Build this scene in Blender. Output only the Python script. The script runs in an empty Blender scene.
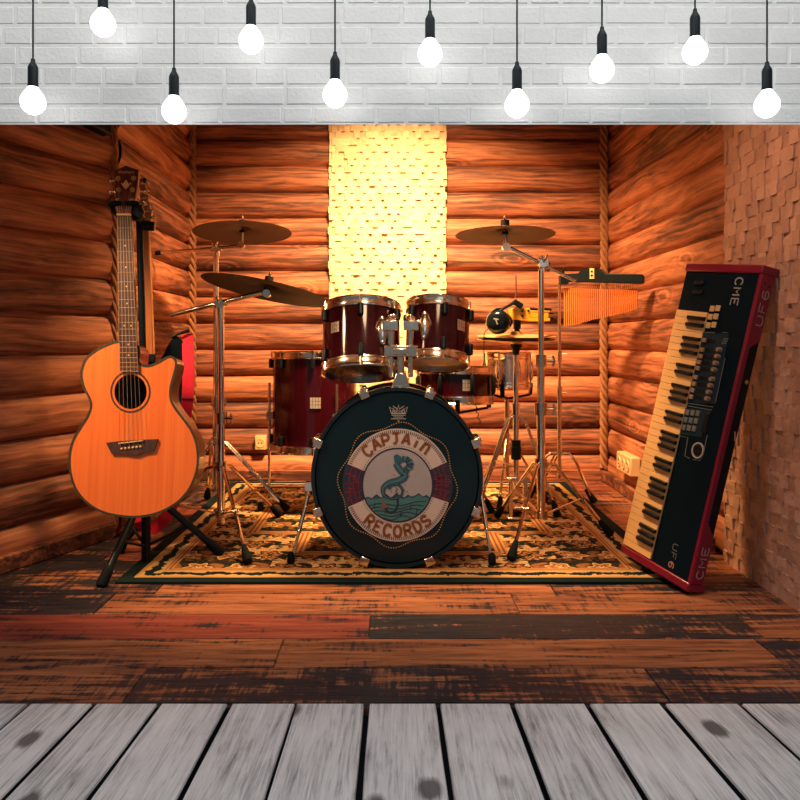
import bpy, math, random
from mathutils import Vector as V, Matrix, noise
from mathutils.geometry import tessellate_polygon
random.seed(7)
PI = math.pi
sc = bpy.context.scene
COL = sc.collection
F, CX, CY, H = 760.0, 395.0, 340.0, 0.79
SQ = 0.95                                   # the drums measure a little narrower than round

def P(px, py, Y): return V(((px-CX)*Y/F, Y, H+(CY-py)*Y/F))
def G(px, py):
    Y = F*H/(py-CY)
    return V(((px-CX)*Y/F, Y, 0.0))
CAM = V((0, 0, H))
def ray(px, py, o, n):
    d = V(((px-CX)/F, 1, (CY-py)/F))
    return CAM + d*((o-CAM).dot(n)/d.dot(n))

# ------------------------------------------------------------------ mesh builder
def frame(axis):
    a = axis.normalized()
    h = V((0, 0, 1)) if abs(a.z) < .9 else V((1, 0, 0))
    x = h.cross(a).normalized()
    return x, a.cross(x), a

class MB:
    def __init__(s): s.v = []; s.f = []; s.m = []
    def add(s, vs, fs, m=0):
        b = len(s.v); s.v += [V(p) for p in vs]
        s.f += [tuple(i+b for i in f) for f in fs]; s.m += [m]*len(fs); return s
    def box(s, c, size, R=None, m=0):
        c = V(c); x, y, z = [k/2 for k in size]
        vs = [V((i*x, j*y, k*z)) for i in (-1, 1) for j in (-1, 1) for k in (-1, 1)]
        if R is not None: vs = [R @ p for p in vs]
        return s.add([c+p for p in vs], [(0,1,3,2),(4,6,7,5),(0,4,5,1),(2,3,7,6),(0,2,6,4),(1,5,7,3)], m)
    def beam(s, p0, p1, w, t, up=V((0,0,1)), m=0):
        p0, p1 = V(p0), V(p1); a = (p1-p0).normalized(); x = a.cross(up).normalized(); y = x.cross(a)
        vs = [p + x*i*w/2 + y*j*t/2 for p in (p0, p1) for i, j in ((-1,-1),(1,-1),(1,1),(-1,1))]
        return s.add(vs, [(3,2,1,0),(4,5,6,7),(0,1,5,4),(1,2,6,5),(2,3,7,6),(3,0,4,7)], m)
    def tube(s, pts, r, n=10, m=0, closed=False, cap=True):
        pts = [V(p) for p in pts]; k = len(pts)
        rs = r if isinstance(r, (list, tuple)) else [r]*k
        if closed: t = [(pts[(i+1) % k]-pts[i-1]).normalized() for i in range(k)]
        else: t = [(pts[min(i+1, k-1)]-pts[max(i-1, 0)]).normalized() for i in range(k)]
        x, y, _ = frame(t[0]); vs = []
        for i in range(k):
            x = (x - t[i]*x.dot(t[i])).normalized(); y = t[i].cross(x)
            vs += [pts[i]+(x*math.cos(2*PI*j/n)+y*math.sin(2*PI*j/n))*rs[i] for j in range(n)]
        fs = [(i*n+j, i*n+(j+1) % n, ((i+1) % k)*n+(j+1) % n, ((i+1) % k)*n+j) for i in range(k if closed else k-1) for j in range(n)]
        if cap and not closed: fs += [tuple(range(n-1, -1, -1)), tuple(range((k-1)*n, k*n))]
        return s.add(vs, fs, m)
    def cyl(s, p0, p1, r, n=16, m=0): return s.tube([p0, p1], r, n, m)
    def lathe(s, prof, o, axis, sx=1.0, n=48, m=0, close=False):
        o = V(o); x, y, a = frame(V(axis)); vs = []
        for r, h in prof:
            for j in range(n):
                p = a*h+(x*math.cos(2*PI*j/n)+y*math.sin(2*PI*j/n))*max(r, 1e-5)
                p.x *= sx; vs.append(o+p)
        k = len(prof)
        fs = [(i*n+j, i*n+(j+1) % n, ((i+1) % k)*n+(j+1) % n, ((i+1) % k)*n+j) for i in range(k if close else k-1) for j in range(n)]
        return s.add(vs, fs, m)
    def ball(s, c, r, n=12, m=0, sc3=(1,1,1)):
        c = V(c); vs = []; k = n//2
        for i in range(k+1):
            t = PI*i/k
            for j in range(n):
                q = 2*PI*j/n; vs.append(c+V((r*max(math.sin(t), 1e-3)*math.cos(q)*sc3[0], r*max(math.sin(t), 1e-3)*math.sin(q)*sc3[1], r*math.cos(t)*sc3[2])))
        return s.add(vs, [(i*n+j, (i+1)*n+j, (i+1)*n+(j+1) % n, i*n+(j+1) % n) for i in range(k) for j in range(n)], m)
    def prism(s, front, off, m=0, holes=(), front_cap=True, back_cap=True):
        off = V(off); loops = [[V(p) for p in front]]+[[V(p) for p in h] for h in holes]
        tri = tessellate_polygon(loops); flat = [p for l in loops for p in l]; n = len(flat)
        fs = []
        if front_cap: fs += [tuple(t) for t in tri]
        if back_cap: fs += [tuple(i+n for i in reversed(t)) for t in tri]
        b = 0
        for l in loops:
            k = len(l); fs += [(b+i, b+(i+1) % k, n+b+(i+1) % k, n+b+i) for i in range(k)]; b += k
        return s.add(flat+[p+off for p in flat], fs, m)
    def ribbon(s, pts, w, fn, m=0, lift=0.0, thick=0.0008, closed=False):
        """flat stroke: 2-D points pts, half-width w, mapped by fn(u, v, h) to space"""
        k = len(pts); L = []
        for i in range(k):
            a = pts[i-1] if (closed or i) else pts[i]; b = pts[(i+1) % k] if (closed or i < k-1) else pts[i]
            dx, dy = b[0]-a[0], b[1]-a[1]; l = math.hypot(dx, dy) or 1
            wi = w[i] if isinstance(w, (list, tuple)) else w
            L.append((pts[i][0]-dy/l*wi, pts[i][1]+dx/l*wi, pts[i][0]+dy/l*wi, pts[i][1]-dx/l*wi))
        vs = []
        for q in L: vs += [fn(q[0], q[1], lift+thick), fn(q[2], q[3], lift+thick), fn(q[0], q[1], lift), fn(q[2], q[3], lift)]
        fs = []
        for i in range(k if closed else k-1):
            a, b = 4*i, 4*((i+1) % k)
            fs += [(a, a+1, b+1, b), (a+2, a, b, b+2), (a+1, a+3, b+3, b+1)]
        return s.add(vs, fs, m)
    def poly(s, pts, fn, m=0, lift=0.0, thick=0.0008, holes=()):
        f3 = [fn(u, v, lift+thick) for u, v in pts]
        hs = [[fn(u, v, lift+thick) for u, v in h] for h in holes]
        d = fn(pts[0][0], pts[0][1], lift)-f3[0]
        return s.prism(f3, d, m, hs, back_cap=False)
    def build(s, name, mats, parent=None, bevel=0, label=None, smooth=True, angle=38, origin=None):
        if not isinstance(mats, (list, tuple)): mats = [mats]
        if parent is not None:
            o = V((0, 0, 0)); q = parent
            while q is not None: o += q.location; q = q.parent
        elif origin is not None: o = V(origin)
        else:
            xs = [p.x for p in s.v]; ys = [p.y for p in s.v]; zs = [p.z for p in s.v]
            o = V(((min(xs)+max(xs))/2, (min(ys)+max(ys))/2, min(zs)))
        me = bpy.data.meshes.new(name)
        me.from_pydata([p-o for p in s.v], [], s.f)
        for mt in mats: me.materials.append(mt)
        me.polygons.foreach_set('material_index', s.m)
        import bmesh
        bm = bmesh.new(); bm.from_mesh(me); bmesh.ops.recalc_face_normals(bm, faces=bm.faces); bm.to_mesh(me); bm.free()
        if smooth:
            me.polygons.foreach_set('use_smooth', [True]*len(me.polygons))
            me.set_sharp_from_angle(angle=math.radians(angle))
        ob = bpy.data.objects.new(name, me); COL.objects.link(ob)
        if parent is not None: ob.parent = parent
        else: ob.location = o
        if bevel:
            b = ob.modifiers.new('Bevel', 'BEVEL'); b.width = bevel; b.segments = 2; b.limit_method = 'ANGLE'; b.angle_limit = math.radians(40)
        if label: ob['label'] = label
        return ob

def tag(o, label, cat, group=None):
    o['label'] = label; o['category'] = cat
    if group: o['group'] = group
    return o
def thing(name, loc, label, cat, group=None):
    o = bpy.data.objects.new(name, None); COL.objects.link(o); o.location = loc
    o.empty_display_size = .05
    return tag(o, label, cat, group)
def struct(o): o['kind'] = 'structure'; return o
def arc(c, r, a0, a1, n=12): return [(c[0]+r*math.cos(a0+(a1-a0)*i/n), c[1]+r*math.sin(a0+(a1-a0)*i/n)) for i in range(n+1)]
def smooth_path(pts, k=6, closed=False):
    """Catmull-Rom through tuples or vectors"""
    n = len(pts); out = []
    g = (lambda i: pts[i % n]) if closed else (lambda i: pts[min(max(i, 0), n-1)])
    for i in range(n if closed else n-1):
        a, b, c, d = [V(g(i+j)) for j in (-1, 0, 1, 2)]
        for j in range(k):
            t = j/k
            out.append(.5*((2*b)+(c-a)*t+(2*a-5*b+4*c-d)*t*t+(3*b-a-3*c+d)*t*t*t))
    if not closed: out.append(V(pts[-1]))
    return [tuple(p) for p in out]

# ------------------------------------------------------------------ materials
class NT:
    def __init__(s, name):
        s.mat = bpy.data.materials.new(name); s.mat.use_nodes = True
        s.t = s.mat.node_tree; s.t.nodes.clear()
        s.out = s.t.nodes.new('ShaderNodeOutputMaterial'); s.b = s.t.nodes.new('ShaderNodeBsdfPrincipled')
        s.t.links.new(s.b.outputs[0], s.out.inputs[0])
    def n(s, typ, ins=None, **kw):
        nd = s.t.nodes.new('ShaderNode'+typ)
        for k, v in kw.items(): setattr(nd, k, v)
        for k, v in (ins or {}).items(): s.set(nd.inputs[k], v)
        return nd
    def set(s, sock, v):
        if isinstance(v, bpy.types.NodeSocket): s.t.links.new(v, sock)
        else: sock.default_value = v
    def p(s, **kw):
        for k, v in kw.items(): s.set(s.b.inputs[k.replace('_', ' ')], v)
        return s
    def math(s, op, a, b=0.0, c=0.0, clamp=False):
        nd = s.n('Math', operation=op, use_clamp=clamp)
        for i, q in enumerate((a, b, c)): s.set(nd.inputs[i], q)
        return nd.outputs[0]
    def mix(s, f, a, b, blend='MIX'):
        nd = s.n('Mix', data_type='RGBA', blend_type=blend)
        s.set(nd.inputs[0], f); s.set(nd.inputs[6], a); s.set(nd.inputs[7], b); return nd.outputs[2]
    def ramp(s, f, stops, interp='LINEAR'):
        nd = s.n('ValToRGB'); s.set(nd.inputs[0], f); r = nd.color_ramp; r.interpolation = interp
        while len(r.elements) < len(stops): r.elements.new(.5)
        for e, (pos, c) in zip(r.elements, stops): e.position = pos; e.color = c if len(c) == 4 else (*c, 1)
        return nd.outputs[0]
    def noise(s, vec, scale=5, detail=4, rough=.55, dist=0.0, col=False):
        nd = s.n('TexNoise'); s.set(nd.inputs['Vector'], vec); s.set(nd.inputs['Scale'], scale)
        nd.inputs['Detail'].default_value = detail; nd.inputs['Roughness'].default_value = rough; nd.inputs['Distortion'].default_value = dist
        return nd.outputs['Color' if col else 'Fac']
    def obj(s): return s.n('TexCoord').outputs['Object']
    def mapping(s, vec, scale=(1,1,1), loc=(0,0,0), rot=(0,0,0)):
        nd = s.n('Mapping'); s.set(nd.inputs[0], vec); nd.inputs[1].default_value = loc; nd.inputs[2].default_value = rot; nd.inputs[3].default_value = scale
        return nd.outputs[0]
    def attr(s, name): return s.n('Attribute', attribute_name=name).outputs['Fac']
    def bump(s, h, strength=.3, dist=.01):
        nd = s.n('Bump'); s.set(nd.inputs['Height'], h); nd.inputs['Strength'].default_value = strength; nd.inputs['Distance'].default_value = dist
        s.set(s.b.inputs['Normal'], nd.outputs[0]); return s
def c4(c): return (*c, 1)

def plain(name, col, rough=.5, metal=0.0, coat=0.0, var=.12, scale=30, bump=0.0, spec=.5):
    m = NT(name); o = m.obj(); nz = m.noise(o, scale, 3)
    a = tuple(k*(1-var) for k in col); b = tuple(min(1, k*(1+var)) for k in col)
    m.p(Base_Color=m.mix(nz, c4(a), c4(b)), Roughness=m.math('MULTIPLY_ADD', nz, .12, max(rough-.06, 0.02)), Metallic=metal, Coat_Weight=coat, Coat_Roughness=.08)
    m.b.inputs['Specular IOR Level'].default_value = spec
    if bump: m.bump(nz, bump, .003)
    return m.mat

def log_mat():
    m = NT('stained_log_wood'); o = m.obj(); seed = m.attr('seed')
    off = m.n('CombineXYZ', {0: m.math('MULTIPLY', seed, 37.0), 1: m.math('MULTIPLY', seed, 11.0), 2: 0.0}).outputs[0]
    v = m.n('VectorMath', {0: o, 1: off}, operation='ADD').outputs[0]
    warp = m.n('VectorMath', {0: m.noise(m.mapping(v, (2.2, 3, 5)), 1.0, 2, col=True), 1: (.0, .05, .055)}, operation='MULTIPLY').outputs[0]
    v2 = m.n('VectorMath', {0: v, 1: warp}, operation='ADD').outputs[0]
    g1 = m.noise(m.mapping(v2, (1.0, 9, 9)), 1.6, 6, .58, .5)
    g2 = m.noise(m.mapping(v2, (1.4, 52, 52)), 1.5, 6, .72, .2)
    big = m.noise(m.mapping(v, (1.3, 5, 5)), 1.5, 3)
    sep = m.n('SeparateXYZ', {0: v2})
    vo = m.n('TexVoronoi', {'Vector': m.mapping(v2, (2.1, 5.5, 5.5)), 'Scale': 1.0, 'Randomness': 1.0}).outputs['Distance']
    wob = m.math('MULTIPLY', m.noise(m.mapping(v, (1.1, 5, 5)), 1.0, 2), 34.0)
    bands = m.math('SINE', m.math('ADD', m.math('MULTIPLY', sep.outputs[2], 150.0), wob))
    rings = m.math('SINE', m.math('MULTIPLY_ADD', vo, 60.0, m.math('MULTIPLY', g1, 7.0)))
    near = m.math('SUBTRACT', 1.0, m.math('MULTIPLY', vo, 3.0), clamp=True)
    f = m.math('ADD', m.math('MULTIPLY', g1, .50), m.math('MULTIPLY', g2, .85))
    f = m.math('SUBTRACT', f, .135)
    f = m.math('ADD', f, m.math('MULTIPLY', m.math('SUBTRACT', big, .5), .50))
    f = m.math('ADD', f, m.math('MULTIPLY', bands, .05))
    f = m.math('ADD', f, m.math('MULTIPLY', m.math('MULTIPLY', rings, near), .15))
    f = m.math('ADD', f, m.math('MULTIPLY', m.math('SUBTRACT', seed, .5), .22))
    knot = m.math('LESS_THAN', vo, .085)
    col = m.ramp(f, [(.24, (.032, .011, .010)), (.38, (.10, .034, .023)), (.52, (.29, .096, .050)), (.66, (.49, .175, .085)), (.88, (.68, .30, .15))])
    col = m.mix(m.math('MULTIPLY', knot, .75), col, (.07, .022, .012, 1))
    m.p(Base_Color=col, Roughness=.62)
    m.bump(m.math('ADD', m.math('MULTIPLY', g1, .6), m.math('MULTIPLY', g2, .8)), .4, .005)
    return m.mat

def stone_mat(name, a, b, c):
    m = NT(name); o = m.obj()
    n1 = m.noise(o, 9, 5); n2 = m.noise(o, 75, 4, .6); sd = m.attr('seed')
    col = m.ramp(m.math('ADD', m.math('MULTIPLY', n1, .6), m.math('MULTIPLY', sd, .4)), [(.25, a), (.5, b), (.75, c)])
    m.p(Base_Color=col, Roughness=.55); m.b.inputs['Specular IOR Level'].default_value = .4
    m.bump(n2, .5, .005); return m.mat

def floor_mat():
    m = NT('worn_painted_planks'); o = m.obj()
    sd, dk, rd = m.attr('seed'), m.attr('dark'), m.attr('red')
    off = m.n('CombineXYZ', {0: m.math('MULTIPLY', sd, 23.0), 1: m.math('MULTIPLY', sd, 7.0), 2: 0.0}).outputs[0]
    v = m.n('VectorMath', {0: o, 1: off}, operation='ADD').outputs[0]
    g = m.noise(m.mapping(v, (2.0, 26, 1)), 1.5, 7, .65, .5)
    fine = m.noise(m.mapping(v, (5, 120, 1)), 1.6, 4, .6)
    patch = m.noise(m.mapping(v, (1.6, 7.5, 1)), 1.7, 8, .68, .4)
    saw = m.noise(m.mapping(v, (46, 4, 1), rot=(0, 0, .25)), 1.6, 5, .65)
    base = m.ramp(m.math('ADD', m.math('MULTIPLY', g, .7), m.math('MULTIPLY', fine, .35)),
                  [(.32, (.045, .02, .014)), (.46, (.17, .060, .030)), (.60, (.36, .135, .060)), (.78, (.50, .24, .12))])
    base = m.mix(m.math('MULTIPLY', rd, .75), base, m.ramp(g, [(.3, (.10, .014, .016)), (.7, (.30, .045, .04))]))
    t = m.math('ADD', m.math('ADD', m.math('MULTIPLY', patch, 1.0), m.math('MULTIPLY', m.math('SUBTRACT', saw, .5), .55)), m.math('MULTIPLY', m.math('SUBTRACT', g, .5), -.6))
    thr = m.math('SUBTRACT', .675, m.math('MULTIPLY', dk, .40))
    w = m.math('MULTIPLY', m.math('SUBTRACT', t, thr), 9.0, clamp=True)
    dark = m.ramp(fine, [(.40, (.002, .009, .016)), (.78, (.022, .042, .058))])
    col = m.mix(m.math('MULTIPLY', w, .93), base, dark)
    m.p(Base_Color=col, Roughness=m.math('MULTIPLY_ADD', g, .25, .36)); m.b.inputs['Specular IOR Level'].default_value = .22; m.bump(m.math('ADD', g, fine), .2, .003)
    return m.mat

def deck_mat():
    m = NT('grey_weathered_boards'); o = m.obj(); sd = m.attr('seed')
    off = m.n('CombineXYZ', {0: m.math('MULTIPLY', sd, 9.0), 1: m.math('MULTIPLY', sd, 31.0), 2: 0.0}).outputs[0]
    v = m.n('VectorMath', {0: o, 1: off}, operation='ADD').outputs[0]
    g = m.noise(m.mapping(v, (22, 1.8, 1)), 1.5, 8, .7, 1.8)
    fine = m.noise(m.mapping(v, (95, 3, 1)), 1.6, 6, .75, .6)
    big = m.noise(v, 5.0, 4)
    vo = m.n('TexVoronoi', {'Vector': m.mapping(v, (6, 3.0, 1)), 'Scale': 1.0, 'Randomness': 1.0}).outputs['Distance']
    kn = m.math('MULTIPLY', m.math('SUBTRACT', .15, m.math('ADD', vo, m.math('MULTIPLY', m.math('SUBTRACT', g, .5), .12))), 18.0, clamp=True)
    f = m.math('ADD', m.math('ADD', m.math('MULTIPLY', g, .62), m.math('MULTIPLY', fine, .75)), m.math('MULTIPLY', big, .35))
    f = m.math('SUBTRACT', f, .33)
    f = m.math('ADD', f, m.math('MULTIPLY', m.math('SUBTRACT', sd, .5), .08))
    col = m.ramp(f, [(.31, (.14, .147, .155)), (.44, (.47, .485, .51)), (.55, (.70, .72, .75)), (.78, (.90, .92, .95))])
    col = m.mix(m.math('MULTIPLY', kn, .85), col, (.05, .05, .052, 1))
    m.p(Base_Color=col, Roughness=.6); m.bump(m.math('ADD', g, fine), .3, .003); return m.mat

def brick_mat():
    m = NT('white_painted_brick'); o = m.obj()
    n1 = m.noise(o, 14, 5); n2 = m.noise(o, 140, 4, .6); sd = m.attr('seed')
    f = m.math('ADD', m.math('MULTIPLY', n1, .6), m.math('MULTIPLY', sd, .4))
    m.p(Base_Color=m.ramp(f, [(.2, (.76, .76, .76)), (.8, (.88, .88, .88))]), Roughness=.6)
    m.bump(m.math('ADD', n1, n2), .35, .004); return m.mat

def rug_mat(a, b):
    m = NT('oriental_rug'); o = m.obj()
    xyz = m.n('SeparateXYZ', {0: o}); x, y = xyz.outputs[0], xyz.outputs[1]
    ax, ay = m.math('ABSOLUTE', x), m.math('ABSOLUTE', y)
    d = m.math('MINIMUM', m.math('SUBTRACT', a, ax), m.math('SUBTRACT', b, ay))
    sym = m.n('CombineXYZ', {0: ax, 1: y, 2: 0.0}).outputs[0]
    wv = m.n('VectorMath', {0: m.noise(sym, 7, 2, col=True), 1: (.10, .10, 0)}, operation='MULTIPLY').outputs[0]
    s2 = m.n('VectorMath', {0: sym, 1: wv}, operation='ADD').outputs[0]
    pile = m.noise(o, 300, 2)
    cream, gold, brown, dark = (.70, .46, .20, 1), (.52, .28, .10, 1), (.25, .075, .03, 1), (.008, .017, .017, 1)
    def between(v, lo, hi): return m.math('MULTIPLY', m.math('GREATER_THAN', v, lo), m.math('LESS_THAN', v, hi))
    # motifs: mirrored staggered rosettes, lobed leaves and thin scrolls between them
    wq = m.n('VectorMath', {0: m.noise(sym, 9, 2, col=True), 1: (.045, .045, 0)}, operation='MULTIPLY').outputs[0]
    s3 = m.n('VectorMath', {0: sym, 1: wq}, operation='ADD').outputs[0]
    q3 = m.n('SeparateXYZ', {0: s3})
    def motif(pitch, ox, oy, size, lobe, n_lobes, turn):
        row = m.math('FLOOR', m.math('MULTIPLY_ADD', q3.outputs[1], 1/pitch, oy))
        uu = m.math('SUBTRACT', m.math('FRACT', m.math('ADD', m.math('MULTIPLY_ADD', q3.outputs[0], 1/pitch, ox), m.math('MULTIPLY', row, .5))), .5)
        vv = m.math('SUBTRACT', m.math('FRACT', m.math('MULTIPLY_ADD', q3.outputs[1], 1/pitch, oy)), .5)
        rr = m.math('SQRT', m.math('ADD', m.math('MULTIPLY', uu, uu), m.math('MULTIPLY', vv, vv)))
        th = m.math('ARCTAN2', vv, uu)
        lob = m.math('MULTIPLY', m.math('COSINE', m.math('MULTIPLY_ADD', th, n_lobes, m.math('MULTIPLY', rr, turn))), lobe)
        return m.math('SUBTRACT', m.math('SUBTRACT', rr, lob), size)          # < 0 inside
    ros = motif(.15, 0.2, .1, .27, .06, 6, 3.0)
    leaf = motif(.15, .7, .1, .22, .17, 3, 9.0)
    bud = motif(.075, .2, .4, .18, .14, 2, 14.0)
    scroll = m.noise(m.mapping(s3, (1, 1.2, 1)), 20, 3, .55, 1.4)
    def paint(ground, c_ring, c_in, c_core, c_leaf, c_bud, c_line):
        c = m.mix(between(scroll, .485, .52), ground, c_line)
        c = m.mix(m.math('LESS_THAN', bud, 0.0), c, c_bud)
        c = m.mix(m.math('LESS_THAN', leaf, .03), c, c_line)
        c = m.mix(m.math('LESS_THAN', leaf, 0.0), c, c_leaf)
        c = m.mix(m.math('LESS_THAN', ros, .05), c, c_core)
        c = m.mix(m.math('LESS_THAN', ros, 0.0), c, c_ring)
        c = m.mix(m.math('LESS_THAN', ros, -.09), c, c_in)
        return m.mix(m.math('LESS_THAN', ros, -.17), c, c_core)
    field_c = paint(cream, brown, gold, dark, dark, (.05, .03, .018, 1), (.28, .10, .04, 1))
    field_d = paint(dark, (.40, .20, .075, 1), brown, cream, (.30, .13, .05, 1), (.18, .08, .03, 1), (.10, .05, .02, 1))
    # corner spandrels: dark ground where the corner is close
    cd = m.math('ADD', m.math('SUBTRACT', a, ax), m.math('SUBTRACT', b, ay))
    cw = m.math('MULTIPLY_ADD', m.math('SINE', m.math('MULTIPLY', m.math('SUBTRACT', m.math('SUBTRACT', a, ax), m.math('SUBTRACT', b, ay)), 22.0)), .05, cd)
    col = m.mix(m.math('LESS_THAN', cw, .66), field_c, field_d)
    # inner cross-shaped field
    d1 = m.math('MINIMUM', m.math('SUBTRACT', .62, ax), m.math('SUBTRACT', .265, ay))
    d2 = m.math('MINIMUM', m.math('SUBTRACT', .40, ax), m.math('SUBTRACT', .56, ay))
    di = m.math('MAXIMUM', d1, d2)
    col = m.mix(m.math('GREATER_THAN', di, 0.0), col, field_d)
    st = m.math('GREATER_THAN', m.math('SINE', m.math('MULTIPLY', di, 2*PI/.018)), -.2)
    col = m.mix(between(di, 0.0, .05), col, m.mix(st, brown, gold))
    # outer borders
    col = m.mix(m.math('LESS_THAN', d, .148), col, m.mix(m.math('GREATER_THAN', m.math('SINE', m.math('MULTIPLY', d, 2*PI/.014)), -.3), brown, gold))
    per = m.math('ADD', x, y)
    wave = m.math('MULTIPLY', m.math('SINE', m.math('MULTIPLY', per, 40.0)), .006)
    sd = m.math('ABSOLUTE', m.math('SUBTRACT', m.math('SUBTRACT', d, .088), wave))
    band = m.mix(m.math('LESS_THAN', m.math('ADD', sd, m.math('MULTIPLY', m.noise(o, 42, 3), .050)), .039), (.58, .38, .16, 1), dark)
    col = m.mix(between(d, .058, .122), col, band)
    col = m.mix(m.math('LESS_THAN', d, .058), col, gold)
    col = m.mix(m.math('LESS_THAN', d, .045), col, (.006, .017, .018, 1))
    col = m.mix(.35, col, m.mix(pile, (.3, .3, .3, 1), (1, 1, 1, 1)), 'MULTIPLY')
    m.p(Base_Color=col, Roughness=.95); m.b.inputs['Specular IOR Level'].default_value = .1
    m.bump(pile, .4, .003); return m.mat

def grain_mat(name, a, b, c, scale=(40, 4, 1.2), rough=.3, coat=.5):
    m = NT(name); o = m.obj()
    g = m.noise(m.mapping(o, scale), 1.6, 4, .55, .4)
    m.p(Base_Color=m.ramp(g, [(.3, a), (.52, b), (.75, c)]), Roughness=rough, Coat_Weight=coat, Coat_Roughness=.1); return m.mat

def emit_mat(name, col, strength):
    m = NT(name); nz = m.noise(m.obj(), 20, 2)
    m.p(Base_Color=(.9, .9, .9, 1), Roughness=.4, Emission_Color=m.mix(nz, c4(col), c4(tuple(min(1, k*1.02) for k in col))), Emission_Strength=strength); return m.mat

LOG = log_mat()
STONE_C = stone_mat('cream_stone', (.62, .47, .30), (.72, .56, .36), (.80, .65, .43))
STONE_R = stone_mat('tan_stone', (.40, .22, .16), (.52, .30, .22), (.62, .38, .28))
FLOOR = floor_mat(); DECK = deck_mat(); BRICK = brick_mat()
MORTAR = plain('white_mortar', (.82, .82, .82), .8, scale=60, bump=.3)
CHROME = plain('chrome', (.88, .77, .64), .17, 1.0, var=.05)
CHROME_D = plain('worn_chrome', (.68, .57, .46), .22, 1.0, var=.1)
BLACK = plain('black_plastic', (.004, .009, .014), .42, var=.2, spec=0.2)
RUBBER_AND_SHADE = plain('black_rubber_and_gap_shade', (.004, .008, .012), .75, var=.2, spec=0.15)
BLACKM = plain('black_painted_metal', (.004, .009, .014), .35, var=.2, spec=0.25)
PIANO = plain('black_gloss', (.005, .011, .017), .16, var=.15, spec=.35)
HEADB = plain('black_drum_skin', (.003, .014, .022), .25, var=.3, scale=4, spec=.3)
WINE = plain('wine_lacquer', (.034, .0025, .007), .10, var=.2, scale=6, spec=.45)
SKIN = plain('clear_drum_skin', (.32, .22, .13), .3, var=.1)
SKIN_D = plain('dark_drum_skin', (.02, .025, .03), .2, var=.2)
BRONZE = plain('dark_bronze', (.045, .027, .021), .5, .2, var=.35, scale=9)
BRONZE_D = plain('black_bronze', (.012, .014, .017), .6, .0, var=.35, scale=9, spec=.2)
BRASS = plain('hi_hat_brass', (.62, .42, .20), .45, .6, var=.15)
FELT = plain('black_felt', (.01, .012, .015), .95)
ROPE = plain('jute_rope', (.30, .13, .06), .9, var=.35, scale=60, bump=.6)
SPRUCE = grain_mat('amber_spruce', (.80, .165, .028), (.88, .20, .036), (.92, .245, .05), (55, 4, 1.0), .3, .4)
MAHOG = grain_mat('mahogany', (.10, .03, .016), (.16, .05, .024), (.22, .075, .035), (40, 40, 2), .3, .5)
ROSEW = grain_mat('rosewood', (.035, .014, .012), (.06, .022, .018), (.09, .035, .026), (60, 60, 3), .6, .0)
HEADW = grain_mat('dark_red_veneer', (.05, .008, .008), (.13, .018, .014), (.18, .03, .022), (60, 60, 2), .5, .0)
MAPLE = grain_mat('amber_maple', (.40, .13, .03), (.50, .17, .04), (.58, .21, .055), (60, 60, 3), .3, .5)
BIND = plain('abalone_binding', (.055, .05, .032), .3, var=.7, scale=160)
BONE = plain('bone', (.75, .50, .22), .4)
GOLD = plain('gold_metal', (.50, .30, .11), .45, .35)
STEEL = plain('string_steel', (.34, .25, .17), .6, .2)
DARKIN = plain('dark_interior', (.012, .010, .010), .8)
REDS = plain('red_webbing', (.75, .006, .04), .7, scale=80, bump=.3)
REDK = plain('crimson_plastic', (.20, .004, .030), .35, coat=.2)
KEYW = plain('ivory_keys', (.86, .53, .22), .35, var=.04)
KEYB = plain('black_keys', (.008, .012, .016), .3, spec=0.3)
PANEL = plain('keyboard_panel', (.0025, .010, .018), .5, var=.12, spec=0.04)
PANEL2 = plain('keyboard_blue_panel', (.008, .028, .045), .5, var=.12, spec=0.15)
PAD = plain('amber_pads', (.62, .42, .20), .45)
KNOB = plain('tan_knobs', (.30, .20, .12), .45)
PRINT = plain('grey_print', (.34, .33, .32), .6)
PRINTD = plain('dim_print', (.12, .14, .15), .6)
PINKP = plain('pink_print', (.45, .20, .22), .6)
YEL = plain('yellow_plastic', (.80, .42, .02), .4)
COPPER = plain('copper_bars', (.75, .24, .07), .35, .4, var=.1)
SOCK = plain('cream_socket', (.70, .48, .26), .45)
CEIL = plain('dark_ceiling_boards', (.06, .03, .018), .8)
GREYW = plain('pale_plaster', (.55, .55, .55), .8)
BULB = emit_mat('lit_bulb', (1, 1, .985), 2.4)
LAMPG = emit_mat('warm_lamp_glass', (1, .62, .28), 6.0)
BADGE = plain('chrome_badge', (.75, .66, .55), .3, .6)

# ------------------------------------------------------------------ setting
YB, XR = 4.344, 1.228
def fattr(ob, name, vals):
    a = ob.data.attributes.new(name, 'FLOAT', 'FACE'); a.data.foreach_set('value', vals)

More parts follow.
